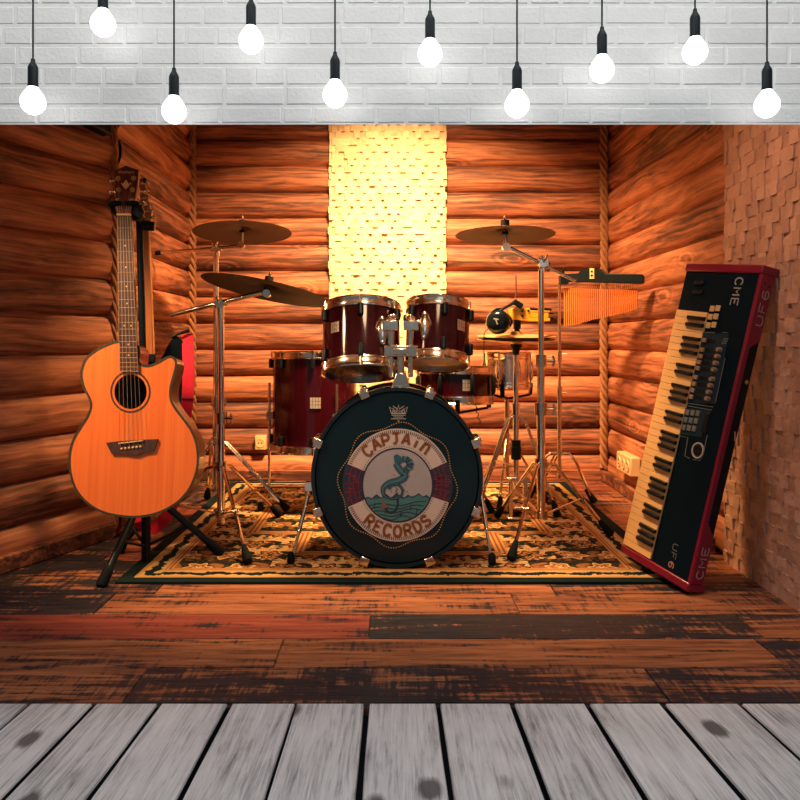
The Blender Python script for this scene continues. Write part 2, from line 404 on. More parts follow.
def log_wall(name, p0, p1, z_seam, n_logs, depth=.050, pitch=.149, ends=0.0):
    """p0 -> p1 along the wall, the room on the left-hand side of that direction"""
    p0, p1 = V(p0), V(p1); L = (p1-p0).length; ang = math.atan2(p1.y-p0.y, p1.x-p0.x)
    m = MB(); seeds = []; nx = max(2, int(L/.05)); K = 10
    sd0 = random.random()*50
    for i in range(n_logs):
        z0 = z_seam - pitch*i; sd = random.random(); vs = []
        for a in range(nx+1):
            x = L*a/nx
            for b in range(K+1):
                t = b/K; q = abs(2*t-1)
                bul = depth*math.sqrt(max(0, 1-q**2.4*.97))
                bul += (noise.noise(V((x*2.3, t*2+i*9.1, sd0)))*.006 + noise.noise(V((x*9, t*5+i*7.7, sd0)))*.0022)*(1-q**4)
                zz = z0 - pitch*(1-t) + noise.noise(V((x*1.6, i*3.3+(1 if b == K else 0)*3.3, sd0+5)))*.003*(b in (0, K))
                vs.append(V((x, bul, zz)))
        fs = [(a*(K+1)+b, (a+1)*(K+1)+b, (a+1)*(K+1)+b+1, a*(K+1)+b+1) for a in range(nx) for b in range(K)]
        m.add(vs, fs); seeds += [sd]*len(fs)
    zt, zb = z_seam, z_seam-pitch*n_logs
    m.box((L/2, -.05, (zt+zb)/2), (L, .098, zt-zb)); seeds += [.5]*6
    ob = m.build(name, LOG, origin=(0, 0, 0), angle=50)
    fattr(ob, 'seed', seeds)
    ob.location = p0; ob.rotation_euler = (0, 0, ang)
    return struct(ob)
ZT = 1.929+.149*3
NL = 16
C1 = V((-1.192, YB, 0)); C2 = V((-1.165, 3.096, 0)); C3 = C2+V((-.4275, -1, 0))*1.40
log_wall('wall_back', (XR+.02, YB, 0), (-1.21, YB, 0), ZT, NL)
log_wall('wall_left', C1+V((0, .02, 0)), C2, ZT, NL)
log_wall('wall_left_splayed', C2, C3, ZT, NL, pitch=.149)
log_wall('wall_right', (XR, 1.66, 0), (XR, YB+.02, 0), ZT, NL, .036)

def stone_wall(name, p0, p1, z0, z1, bw, bh, mat, dmin, dmax, rough=.006, rag=0.0):
    p0, p1 = V(p0), V(p1); L = (p1-p0).length; ang = math.atan2(p1.y-p0.y, p1.x-p0.x)
    m = MB(); seeds = []; rows = int(round((z1-z0)/bh)); bh = (z1-z0)/rows; K = 4
    for r in range(rows):
        x = -bw*(.5*(r % 2)); zc = z0+r*bh; k_ = r//2
        while x < L:
            w = bw*random.choice((.9, 1, 1, 1.1, 1.5) if rough < .005 else (1, 1, 1, 1, 1, 2)); a, b = max(0, x), min(L, x+w)
            if rag: 
                if a == 0: a += random.uniform(-rag, rag)
                if b == L: b += random.uniform(-rag, rag)
            x += w
            if b-a < .006: continue
            k_ += 1; dp = dmin+(dmax-dmin)*min(1, max(0, (k_ % 2)*.75+random.uniform(-.1, .35))); tl = random.uniform(-.5, .5)*rough*1.2; tz = random.uniform(-.5, .5)*rough*1.2
            vs = []; s0 = random.random()*99
            for i in range(K+1):
                for j in range(K+1):
                    u, v = i/K, j/K
                    h = dp+tl*(u-.5)+tz*(v-.5)+noise.noise(V((u*2.3+s0, v*2.3, s0)))*rough
                    vs.append(V((a+(b-a)*u, h, zc+bh*v)))
            fs = [(i*(K+1)+j, (i+1)*(K+1)+j, (i+1)*(K+1)+j+1, i*(K+1)+j+1) for i in range(K) for j in range(K)]
            n = K+1; rim = [i*n for i in range(n)]+[K*n+j for j in range(1, n)]+[i*n+K for i in range(K-1, -1, -1)]+[j for j in range(K-1, 0, -1)]
            bb = len(vs); vs += [V((vs[q].x, 0, vs[q].z)) for q in rim]; k = len(rim)
            fs += [(rim[q], rim[(q+1) % k], bb+(q+1) % k, bb+q) for q in range(k)]
            m.add(vs, fs); seeds += [random.random()]*len(fs)
    m.box((L/2, -.02, (z0+z1)/2), (L-.01, .04, z1-z0)); seeds += [.5]*6
    ob = m.build(name, mat, origin=(0, 0, 0), angle=25)
    fattr(ob, 'seed', seeds); ob.location = p0; ob.rotation_euler = (0, 0, ang)
    return struct(ob)
xa, xb = P(445, 300, YB).x, P(330, 300, YB).x
stone_wall('wall_back_stone_cladding', (xa, YB-.062, 0), (xb, YB-.062, 0), .0, 2.31, .0345, .0386, STONE_C, .002, .019, .0055, .005)
stone_wall('wall_right_stone_cladding', (XR-.049, 1.66, 0), (XR-.049, 2.715, 0), .0, 2.31, .042, .043, STONE_R, .001, .0065, .0042, .008)

# worn plank floor
m = MB(); seeds = []; dks = []; rds = []
rows = {0: [(-3, -.595, .45, 0), (-.595, .60, .75, 0), (.60, 3, .72, 0)],
        1: [(-3, -.294, .34, 0), (-.294, .95, .30, 0), (.95, 3, .8, 0)],
        2: [(-3, -.07, .34, .9), (-.07, .98, .86, 0), (.98, 3, .6, 0)],
        3: [(-3, -.87, .85, 0), (-.87, .36, .34, 0), (.36, 3, .42, 0)],
        4: [(-3, -.75, .7, 0), (-.75, .5, .35, 0), (.5, 3, .5, 0)]}
pw = .178
for r in range(17):
    y0 = 1.654+pw*r; y1 = min(y0+pw, YB+.05)
    if y0 > YB: break
    bl = rows.get(r)
    if bl is None:
        bl = []; x = -3+random.random()
        while x < 2.5:
            w = random.uniform(.8, 1.3); bl.append((x, x+w, random.uniform(.25, .5) if x > -1.1 else .7, random.choice((0, 0, 0, .6)))); x += w
    for x0, x1, dk, rd in bl:
        x0, x1 = max(x0, -2.1), min(x1, 1.5)
        if x1 <= x0: continue
        g = .0012
        vs = [(x0+g, y0+g, -.004), (x1-g, y0+g, -.004), (x1-g, y1-g, -.004), (x0+g, y1-g, -.004), (x0+g*2, y0+g*2, 0), (x1-g*2, y0+g*2, 0), (x1-g*2, y1-g*2, 0), (x0+g*2, y1-g*2, 0)]
        fs = [(4,5,6,7),(0,1,5,4),(1,2,6,5),(2,3,7,6),(3,0,4,7)]
        m.add(vs, fs); seeds += [random.random()]*5; dks += [dk]*5; rds += [rd]*5
m.box((-.3, 3.0, -.029), (3.6, 2.72, .05)); seeds += [.5]*6; dks += [1]*6; rds += [0]*6
fl = m.build('floor', FLOOR, origin=(0, 0, 0), angle=20); fattr(fl, 'seed', seeds); fattr(fl, 'dark', dks); fattr(fl, 'red', rds); struct(fl)

# baseboards
struct(MB().box((0.02, YB-.062, .03), (2.3, .03, .06)).build('baseboard_back', LOG, bevel=.006))
struct(MB().box((XR-.058, 3.56, .03), (.026, 1.52, .06)).build('baseboard_right', LOG, bevel=.006))
struct(MB().box((C1.x+.055, (C1.y+C2.y)/2-.03, .03), (.026, 1.2, .06)).build('baseboard_left', LOG, bevel=.006))
d = (C3-C2).normalized(); nrm = V((-d.y, d.x, 0))
struct(MB().beam(C2+nrm*.055+d*.03+V((0,0,.03)), C3+nrm*.055+V((0,0,.03)), .026, .06).build('baseboard_left_splayed', LOG, bevel=.006))
# room ceiling
struct(MB().box((-.25, 3.05, 2.40), (3.3, 2.75, .05)).build('ceiling', CEIL))

# white brick wall over the opening
YW = 1.664; sW = F/YW
zb = P(0, 124.5, YW).z
m = MB(); seeds = []
def brick_run(x0, x1, z0, z1):
    g = .0019; b = .0035; vs = []
    for dx, yy in ((g, YW+.002), (g+b, YW-.0015)):
        vs += [(x0+dx, yy, z0+dx), (x1-dx, yy, z0+dx), (x1-dx, yy, z1-dx), (x0+dx, yy, z1-dx)]
    vs = [V((p[0]+noise.noise(V(p)*31)*.0012, p[1]+noise.noise(V(p)*17)*.0008, p[2]+noise.noise(V(p)*23)*.0012)) for p in vs]
    m.add(vs, [(4,5,6,7),(0,1,5,4),(1,2,6,5),(2,3,7,6),(3,0,4,7)], 0); seeds.extend([random.random()]*5)
ch = 20.2/sW; row = -1; z = zb-.004
XL_, XR_ = -1.75, 1.75
while z < 2.42:
    row += 1; x = XL_-random.random()*.06
    off = 2 if row % 2 == 0 else 0
    while x < XR_:
        w = (30.5 if row % 2 == 0 else 61)/sW*random.uniform(.97, 1.03)
        if random.random() < (.25 if row % 2 == 0 else .12): w *= 1.3 if row % 2 else 2.0
        a, b = max(x, XL_), min(x+w, XR_)
        if b-a > .012: brick_run(a, b, max(z, zb), min(z+ch, 2.42))
        x += w
    z += ch
# side piers, well outside the photograph
zz = .0
for sx in (-1, 1):
    z = zb-.004-ch; k = 0
    while z > -.02:
        x = 1.30; k += 1
        while x < 1.75:
            w = (30.5 if k % 2 else 61)/sW; a, b = x, min(x+w, 1.75)
            if b-a > .012: brick_run(sx*a if sx > 0 else -b, sx*b if sx > 0 else -a, max(z, 0), z+ch)
            x += w
        z -= ch
nb = len(m.f)
# mortar backing: lintel chamfered underneath, and piers
for pts in ([(YW, zb), (YW+.14, zb+.06), (YW+.14, 2.42), (YW, 2.42)],):
    m.prism([V((-1.75, y, z)) for y, z in pts], V((3.5, 0, 0)), 1)
for sx in (-1, 1): m.box((sx*1.525, YW+.07, zb/2+.02), (.45, .14, zb+.04), None, 1)
seeds += [.5]*(len(m.f)-nb)
ob = m.build('wall_front', [BRICK, MORTAR], origin=(0, 0, 0), angle=20); fattr(ob, 'seed', seeds); struct(ob)

# grey deck in front
sD = F/1.654; sl = 52/F
xs = [-45, 30, 95, 160, 230, 296, 367, 438, 512, 587, 662, 739, 812, 885]
gaps = [4, 3, 4.4, 4, 4.6, 2, 5, 4.4, 4.6, 4.8, 5.2, 4, 4, 4]
m = MB(); seeds = []
for i in range(len(xs)-1):
    a = (xs[i]-CX+gaps[i]/2)/sD; b = (xs[i+1]-CX-gaps[i+1]/2)/sD; sd = random.random()
    vs = []; NY = 10
    ys = [1.650-.95*j/NY for j in range(NY+1)]
    for y in ys:
        z = (1.654-y)*sl
        wob = noise.noise(V((i*5.1, y*6, 0)))*.0012
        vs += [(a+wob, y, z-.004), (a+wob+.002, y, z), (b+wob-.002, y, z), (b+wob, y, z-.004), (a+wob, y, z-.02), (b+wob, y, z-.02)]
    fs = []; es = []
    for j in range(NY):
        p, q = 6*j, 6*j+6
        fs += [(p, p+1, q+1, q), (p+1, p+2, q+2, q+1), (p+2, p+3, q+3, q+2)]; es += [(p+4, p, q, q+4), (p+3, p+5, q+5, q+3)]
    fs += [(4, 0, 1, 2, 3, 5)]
    m.add(vs, fs); m.f += [tuple(q+len(m.v)-len(vs) for q in e_) for e_ in es]; m.m += [1]*len(es); seeds += [sd]*(len(fs)+len(es))  # plank sides coloured black, painting in the shade of the gaps
nb = len(m.f)
m.prism([V((-1.0, 1.652, -.06)), V((-1.0, 1.652, -.021)), V((-1.0, .69, -.021+.962*sl)), V((-1.0, .69, -.06))], V((2.1, 0, 0)), 1)  # black bed under the planks, also painted gap shade
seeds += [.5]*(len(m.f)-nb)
ob = m.build('floor_front', [DECK, RUBBER_AND_SHADE], origin=(0, 0, 0), angle=30); fattr(ob, 'seed', seeds); struct(ob)
struct(MB().box((0, 1.18, 2.45), (3.5, 1.24, .05)).build('ceiling_front', GREYW))

# ------------------------------------------------------------------ hanging bulbs
YP = 1.585; sP = F/YP
bl = [(33, 115, 'leftmost lit globe bulb on a black cord before white brick'),
      (103, 37, 'lit globe bulb hanging highest, at the left, socket cut by the photo top'),
      (174, 124, 'lit globe bulb hanging lowest, straight above the acoustic guitar side'),
      (251, 54, 'lit globe bulb on a short cord, fourth from the left'),
      (335, 108, 'lit globe bulb hanging above the cream stone strip'),
      (430, 67, 'lit globe bulb above the right edge of the cream stone strip'),
      (517, 118, 'lit globe bulb above the right-hand cymbal, on a long cord'),
      (602, 83, 'lit globe bulb above the right corner rope'),
      (695, 65, 'lit globe bulb on a short cord, second from the right'),
      (767, 118, 'rightmost lit globe bulb, above the right stone wall')]
for px, py, lab in bl:
    c = P(px, py-12.6, YP); r = 12.3/sP
    top = 2.42
    t = thing('pendant_bulb', (c.x, c.y, c.z-r), lab, 'light bulb', 'globe bulbs hanging on black cords')
    prof = [(0.0, -r), (r*.35, -r*.94), (r*.7, -r*.71), (r*.93, -r*.36), (r, .02*r), (r*.95, r*.32), (r*.81, r*.62), (r*.60, r*.92), (r*.45, r*1.12), (r*.40, r*1.3)]
    MB().lathe(prof, c, V((0,0,1)), n=24).build('glass_bulb', BULB, t)
    z0 = r*1.16; u = 1/sP
    MB().lathe([(.0, z0), (5.2*u, z0), (5.2*u, z0+3*u), (5.0*u, z0+4*u), (5.0*u, z0+20*u), (4.4*u, z0+22*u), (2.2*u, z0+26*u), (1.9*u, z0+29*u), (0, z0+29*u)], c, V((0,0,1)), n=20).build('socket', BLACK, t)
    MB().cyl(c+V((0,0,z0+28*u)), V((c.x, c.y, top)), .9*u, 8).build('cord', BLACK, t)

# ------------------------------------------------------------------ ropes in the corners
def rope(x, y, z0, z1, lab, r=.0195):
    m = MB(); n = int((z1-z0)/.008)
    for s in range(3):
        pts = []
        for i in range(n+1):
            z = z0+(z1-z0)*i/n; a = -2*PI*z/.15+s*2*PI/3
            w = noise.noise(V((x, z*2, 3)))*.004
            pts.append(V((x+w+math.cos(a)*r*.72, y+math.sin(a)*r*.72, z)))
        m.tube(pts, r*.56, 8)
    return tag(m.build('rope', ROPE), lab, 'rope', 'twisted ropes covering the log corners')
rope(P(192, 300, YB-.08).x, YB-.08, .05, 2.36, 'twisted rope in the left back corner behind the left cymbals')
rope(P(604, 300, YB-.08).x, YB-.08, .07, 2.36, 'twisted rope in the right back corner behind the bar chimes')
rope(P(116.5, 300, 3.06).x-.01, 3.06, .05, 2.36, 'twisted rope at the left wall bend behind the acoustic guitar neck', .012)

# ------------------------------------------------------------------ rug
RX0, RX1, RY0, RY1 = -.905, .94, 2.455, 4.19
RUG = rug_mat((RX1-RX0)/2, (RY1-RY0)/2)
m = MB(); nx, ny = 60, 56; vs = []
for i in range(nx+1):
    for j in range(ny+1):
        x = RX0+(RX1-RX0)*i/nx; y = RY0+(RY1-RY0)*j/ny
        vs.append((x, y, .009+noise.noise(V((x*4, y*4, 1)))*.001))
m.add(vs, [(i*(ny+1)+j, (i+1)*(ny+1)+j, (i+1)*(ny+1)+j+1, i*(ny+1)+j+1) for i in range(nx) for j in range(ny)])
e = [(RX0, RY0), (RX1, RY0), (RX1, RY1), (RX0, RY1)]
m.add([(x, y, z) for z in (.0005, .009) for x, y in e], [(0,1,5,4),(1,2,6,5),(2,3,7,6),(3,0,4,7)])
tag(m.build('rug', RUG, origin=((RX0+RX1)/2, (RY0+RY1)/2, 0)), 'oriental floral rug in cream and dark green under the drum kit', 'rug')
RZ = .0095

# ------------------------------------------------------------------ lettering helpers
GL = {'C': [[(.9,.8),(.7,1),(.3,1),(.05,.7),(.05,.3),(.3,0),(.7,0),(.95,.22)]],
 'A': [[(0,0),(.45,1),(.55,1),(1,0)], [(.2,.36),(.8,.36)]],
 'P': [[(.1,0),(.1,1),(.7,1),(.95,.85),(.95,.6),(.7,.45),(.1,.45)]],
 'T': [[(0,1),(1,1)], [(.5,1),(.5,0)]],
 'J': [[(0,1),(1,1)], [(.55,1),(.6,.25),(.4,0),(.1,.08)]],
 'I': [[(.5,.0),(.5,.72)], [(.5,.92),(.5,1.0)]],
 'N': [[(.05,0),(.1,.95)], [(.1,.8),(.5,1),(.8,.8),(.9,0)]],
 'R': [[(.1,0),(.1,1),(.7,1),(.95,.8),(.7,.5),(.1,.5)], [(.5,.5),(1,0)]],
 'E': [[(.95,1),(.1,1),(.1,0),(.95,0)], [(.1,.52),(.75,.52)]],
 'O': [[(.5,0),(.15,.12),(.02,.5),(.15,.88),(.5,1),(.85,.88),(.98,.5),(.85,.12),(.5,0)]],
 'D': [[(.1,0),(.1,1),(.55,1),(.92,.75),(.92,.25),(.55,0),(.1,0)]],
 'S': [[(.92,.82),(.6,1),(.2,.95),(.08,.72),(.3,.54),(.75,.44),(.92,.24),(.7,.02),(.25,0),(.02,.2)]],
 'M': [[(.05,0),(.05,1),(.5,.45),(.95,1),(.95,0)]],
 'U': [[(.05,1),(.05,.2),(.25,0),(.75,0),(.95,.2),(.95,1)]],
 'F': [[(.1,0),(.1,1),(.95,1)], [(.1,.52),(.75,.52)]],
 '6': [[(.9,.85),(.65,1),(.3,.95),(.08,.6),(.08,.3),(.3,0),(.7,0),(.93,.28),(.7,.55),(.3,.52),(.1,.35)]],
 'c': [[(1,1),(.1,1),(.1,0),(1,0)]], 'e': [[(1,1),(.1,1),(.1,0),(1,0),(1,.98)], [(.1,.5),(.9,.5)]],
 'm': [[(.05,0),(.05,1),(.5,.5),(.95,1),(.95,0)]]}
def text2d(m, s, org, right, up, hgt, fn, w, mi=0, lift=0.0, asp=.75, gap=.3, thick=.0008):
    """stroke lettering laid out in the 2-D space of fn"""
    x = 0
    for ch in s:
        for st in GL[ch]:
            pts = [(org[0]+right[0]*(x+p[0]*asp)*hgt+up[0]*p[1]*hgt, org[1]+right[1]*(x+p[0]*asp)*hgt+up[1]*p[1]*hgt) for p in st]
            m.ribbon(pts, w, fn, mi, lift, thick)
        x += asp+gap
def font_mesh(name, s, size, mtx, mat, parent, ext=.0004):
    cu = bpy.data.curves.new(name, 'FONT'); cu.body = s; cu.size = size; cu.extrude = ext; cu.align_x = 'CENTER'; cu.align_y = 'CENTER'
    o = bpy.data.objects.new(name, cu); COL.objects.link(o)
    bpy.context.view_layer.update()
    me = bpy.data.meshes.new_from_object(o); bpy.data.objects.remove(o)
    m = MB(); m.add([mtx @ v.co for v in me.vertices], [tuple(p.vertices) for p in me.polygons])
    return m.build(name, mat, parent)

# ------------------------------------------------------------------ drums
def ring_band(m, o, a, r0, r1, h0, h1, sx, mi=0, n=56):
    m.lathe([(r0, h0), (r1, h0), (r1, h1), (r0, h1)], o, a, sx, n, mi, close=True)
def drum(name, C, A, r, h, label, cat, group, n_lug=6, lug0=0.0, shell=None, top_skin=None, bot_skin=None, lugmat=None, badge=None, full_lugs=False, base_z=None):
    """C centre, A unit axis to the batter side"""
    shell = shell or WINE; lugmat = lugmat or BLACKM
    x, y, a = frame(A)
    t = thing(name, (C.x, C.y, C.z-h/2 if base_z is None else base_z), label, cat, group)
    m = MB(); m.lathe([(r*.97, -h/2), (r, -h/2), (r, h/2), (r*.97, h/2)], C, a, SQ, 64, close=True); m.build('shell', shell, t)
    for s, sk in ((1, top_skin or SKIN), (-1, bot_skin or SKIN)):
        m = MB(); hh = .026
        m.lathe([(r*1.005, s*(h/2-hh*.75)), (r*1.045, s*(h/2-hh*.8)), (r*1.05, s*(h/2-hh*.6)), (r*1.025, s*(h/2-hh*.5)), (r*1.025, s*(h/2+.006)), (r*1.05, s*(h/2+.011)), (r*1.04, s*(h/2+.016)), (r*1.0, s*(h/2+.013)), (r*1.0, s*(h/2-.01))], C, a, SQ, 64, close=True)
        m.build('hoop', CHROME, t)
        MB().lathe([(0, s*(h/2+.001)), (r*.6, s*(h/2+.001)), (r*1.0, s*(h/2+.001)), (r*1.0, s*(h/2-.006)), (0, s*(h/2-.006))], C, a, SQ, 48).build('drum_head', sk, t)
    for k in range(n_lug):
        q = lug0+2*PI*k/n_lug; dr = x*math.cos(q)+y*math.sin(q)
        def at(rad, hh):
            p = dr*rad+a*hh; p.x *= SQ; return C+p
        m = MB()
        if full_lugs:
            m.tube([at(r+.012, -h*.3), at(r+.014, -h*.22), at(r+.014, h*.22), at(r+.012, h*.3)], [.006, .010, .010, .006], 10)
            g = m.build('lug', lugmat, t)
            MB().cyl(at(r*1.04+.006, -h/2-.004), at(r*1.04+.006, h/2+.012), .0035, 8).build('tension_rod', CHROME, g)
        else:
            for s in (1, -1):
                m = MB(); z0, z1 = s*(h/2-.022), s*(h/2-.055)
                m.tube([at(r+.004, z1*1.0), at(r+.011, z1*.98), at(r+.011, z0), at(r+.004, z0)], [.010, .011, .011, .008], 10)
                g = m.build('lug', lugmat, t)
                m = MB(); m.cyl(at(r*1.035, s*(h/2-.03)), at(r*1.035, s*(h/2+.016)), .0042, 8); m.cyl(at(r*1.035, s*(h/2-.004)), at(r*1.035, s*(h/2+.012)), .0065, 8); m.build('tension_rod', CHROME, g)
    if badge:
        bq, bh, bw = badge; m = MB(); k = 6
        def bp(u, v, e):
            q = bq+u/r; p = (x*math.cos(q)+y*math.sin(q))*(r+.001+e)+a*(bh+v); p.x *= SQ; return C+p
        def plate(mm, u0, u1, v0, v1, e, mi):
            vs = []
            for i in range(k+1):
                u = u0+(u1-u0)*i/k
                vs += [bp(u, v0, e), bp(u, v1, e), bp(u, v0, e-.002), bp(u, v1, e-.002)]
            fs = []
            for i in range(k):
                p, q = 4*i, 4*i+4; fs += [(p, q, q+1, p+1), (p+1, q+1, q+3, p+3), (p+2, q+2, q, p)]
            mm.add(vs, fs, mi)
        for i in range(4):                                   # engraved grid of small squares with a dark bar
            for j in range(3):
                plate(m, -bw/2+bw*i/4+.001, -bw/2+bw*(i+1)/4-.001, -bw/2+bw*j/3+.001, -bw/2+bw*(j+1)/3-.001, .0035, 0)
        plate(m, -bw/2, bw/2, -bw/2, bw/2, .002, 1); plate(m, -bw*.42, bw*.42, -bw*.06, bw*.06, .0035, 2)
        m.build('badge', [BADGE, CHROME, PANEL2], t)
    return t
def ang_of(A, px_dir):
    """angle around axis A whose world direction is nearest px_dir"""
    x, y, a = frame(A); return math.atan2(px_dir.dot(y), px_dir.dot(x))
def tilt(ax, ay): return V((ax, ay, 1)).normalized()

# bass drum, axis towards the camera
YD = 2.60; rD = .310; CD = V((P(397, 0, YD).x, YD, rD*.998+.0105)); LD = .36
bd = thing('bass_drum', (CD.x, CD.y+LD/2, RZ), 'dark wine bass drum with a lifebuoy emblem on its black front skin', 'drum')
AX = V((0, -1, 0)); fx, fy, fa = frame(AX)
def bat(q, rad, h):                                   # q measured in the picture plane, h towards the camera from the front hoop
    return CD+V((math.cos(q)*rad*SQ, -h, math.sin(q)*rad))
MB().lathe([(rD*.95, -.02), (rD*.965, -.02), (rD*.965, -LD+.02), (rD*.95, -LD+.02)], CD, AX, SQ, 72, close=True).build('shell', WINE, bd)
for s, hh in ((0, 0), (1, -LD)):
    m = MB(); m.lathe([(rD*.955, hh-.036*(1-2*s)), (rD*.995, hh-.036*(1-2*s)), (rD, hh-.030*(1-2*s)), (rD, hh+.004*(1-2*s)), (rD*.99, hh+.010*(1-2*s)), (rD*.955, hh+.008*(1-2*s))], CD, AX, SQ, 72, close=True)
    m.build('hoop', PIANO, bd)
MB().lathe([(rD*.93, -.037), (rD*.985, -.037), (rD*.985, -.046), (rD*.93, -.046)], CD, AX, SQ, 72, close=True).build('tension_flange', CHROME_D, bd)
hd = MB().lathe([(0, 0), (rD*.5, 0), (rD*.94, 0), (rD*.957, -.006), (rD*.957, -.016), (0, -.016)], CD, AX, SQ, 72).build('drum_head', HEADB, bd)
MB().lathe([(0, -LD), (rD*.957, -LD), (rD*.957, -LD+.01), (0, -LD+.01)], CD, AX, SQ, 48).build('drum_head', HEADB, bd)
for k in range(8):
    q = PI/8+k*PI/4; m = MB()
    R = Matrix.Rotation(-(q-PI/2), 3, 'Y')
    c = bat(q, rD+.006, -.010); m.box(c, (.034, .046, .014), R)
    m.box(bat(q, rD-.004, .012), (.032, .007, .026), R)
    m.box(bat(q, rD+.014, -.034), (.020, .020, .014), R)
    g = m.build('claw', CHROME, bd, bevel=.003)
    MB().cyl(bat(q, rD+.014, -.030), bat(q, rD+.010, -.12), .004, 8).build('tension_rod', CHROME, g)
    MB().tube([bat(q, rD*.97, -.10), bat(q, rD+.014, -.11), bat(q, rD+.014, -.15), bat(q, rD*.97, -.16)], .009, 10).build('lug', BLACKM, g)
# spurs
for (hx, hy), (tx, ty) in (((309, 492), (291, 566)), ((480, 488), (492, 567))):
    foot = G(tx, ty); foot.z = RZ
    top = P(hx, hy, foot.y+.07)
    m = MB(); m.tube([top, top.lerp(foot, .55)], .0075, 12); m.tube([top.lerp(foot, .45), foot.lerp(top, .06)], .0055, 12)
    m.ball(top, .017, 12); m.box(top+V((0, 0, .022)), (.026, .03, .03)); m.ball(top.lerp(foot, .55), .0095, 10)
    wx = -1 if tx > 400 else 1
    m.cyl(top, top+V((wx*.055, .03, .012)), .008, 10)
    g = m.build('spur', CHROME, bd)
    d0 = (foot-top).normalized()
    MB().lathe([(0, 0), (.010, .0), (.014, .006), (.013, .030), (.007, .038)], foot+V((0,0,.001)), V((0,0,1)), n=16).build('rubber_foot', RUBBER_AND_SHADE, g)

# emblem on the front skin: 2-D space in photograph pixels around (397.5, 485), put on the skin's plane
u = YD/F; EX, EY = 397.5, 485.0
SKINC = [plain('emblem_cream', (.50, .44, .43), .6), plain('emblem_grey', (.31, .32, .37), .6), plain('emblem_red', (.20, .010, .028), .6),
         plain('emblem_navy', (.012, .02, .05), .6), plain('emblem_teal', (.045, .17, .19), .6), plain('emblem_blue', (.02, .09, .15), .6),
         plain('emblem_brown', (.20, .065, .015), .6), plain('emblem_black', (.008, .01, .014), .6), plain('emblem_gold', (.42, .24, .05), .6), plain('emblem_tan', (.16, .09, .06), .6)]
CR, GR, RE, NA, TE, BLU, BR, BK, GO, TA = range(10)
ZC = CD.z - .0
def ef(x, y, h=0.0): return V(((EX+x*.955-CX)*u, YD-h, H+(CY-(EY-y))*u))
m = MB(); R1, R2 = 56.5, 36.8
def pol(r, a): return (r*math.cos(a), r*math.sin(a))
def sector(a0, a1, r0, r1, mi, lift, n=24):
    m.poly([pol(r1, a0+(a1-a0)*i/n) for i in range(n+1)]+[pol(r0, a1-(a1-a0)*i/n) for i in range(n+1)], ef, mi, lift, .0006)
D = math.radians
for a0, a1, mi in ((24, 158, CR), (203, 342, CR), (158, 203, NA), (-18, 24, NA)): sector(D(a0), D(a1), R2, R1 if mi == CR else R1+1.0, mi, .0006)
m.poly([pol(R2, 2*PI*i/60) for i in range(60)], ef, GR, .0006, .0005)
for a0, a1 in ((158, 203), (-18, 24)):                              # red ribbing of the two wrapped quarters
    for k in range(34):
        a = D(random.uniform(a0+1.5, a1-1.5)); rr = sorted((random.uniform(R2+1, R1), random.uniform(R2+1, R1)))
        m.ribbon([pol(rr[0], a), pol(rr[1], a)], .33, ef, RE, .0012)
    for k in range(3):
        r = R2+4+5*k; m.ribbon([pol(r, D(a0+(a1-a0)*i/12)) for i in range(13)], .3, ef, RE, .0013)
for a0, a1 in ((26, 156), (205, 340)):                              # ticks along the outer and inner rims
    n = 58
    for i in range(n+1):
        a = D(a0+(a1-a0)*i/n); m.ribbon([pol(R1-1.2, a), pol(R1-4.6, a)], .38, ef, BK, .0013)
    n = 34
    for i in range(n+1):
        a = D(a0+(a1-a0)*i/n); m.ribbon([pol(R2+2.0, a), pol(R2+2.9, a)], .4, ef, BK, .0013)
m.ribbon([pol(R2, 2*PI*i/60) for i in range(60)], .7, ef, NA, .0014, closed=True)
for i in range(150):                                                # knotted rope of gold dots
    a = 2*PI*i/150; r = R1+4.0+2.6*math.cos(a*8+.9)
    x, y = pol(r, a); da = pol(1, a+PI/2)
    m.ribbon([(x-da[0]*.55, y-da[1]*.55), (x+da[0]*.55, y+da[1]*.55)], .55, ef, GO, .0006)
def arc_text(s, a_mid, r, hgt, flip, w=.95, step=None):
    n = len(s); step = step or D(14)
    for i, ch in enumerate(s):
        off = (i-(n-1)/2)*step
        a = a_mid-off if not flip else a_mid+off
        tang = (math.sin(a), -math.cos(a)) if not flip else (-math.sin(a), math.cos(a))
        up = (math.cos(a), math.sin(a)) if not flip else (-math.cos(a), -math.sin(a))
        ww = .72*hgt; rb = r if not flip else r+hgt
        ox, oy = pol(rb, a); ox -= tang[0]*ww/2; oy -= tang[1]*ww/2
        if ch == '.': continue
        for st in GL[ch]:
            pts = [(ox+tang[0]*p[0]*ww+up[0]*p[1]*hgt, oy+tang[1]*p[0]*ww+up[1]*p[1]*hgt) for p in st]
            pts = smooth_path(pts, 3) if ch in 'CPOSRDN' else pts
            pts = [(p[0], p[1]) for p in pts]
            m.ribbon(pts, w+.5, ef, TA, .0014); m.ribbon(pts, w, ef, BR, .0022)
arc_text('CAPJAIN', D(92), 41.5, 10.5, False, step=D(13.5))
arc_text('RECORDS', D(270), 41.0, 10.5, True, step=D(13.2))
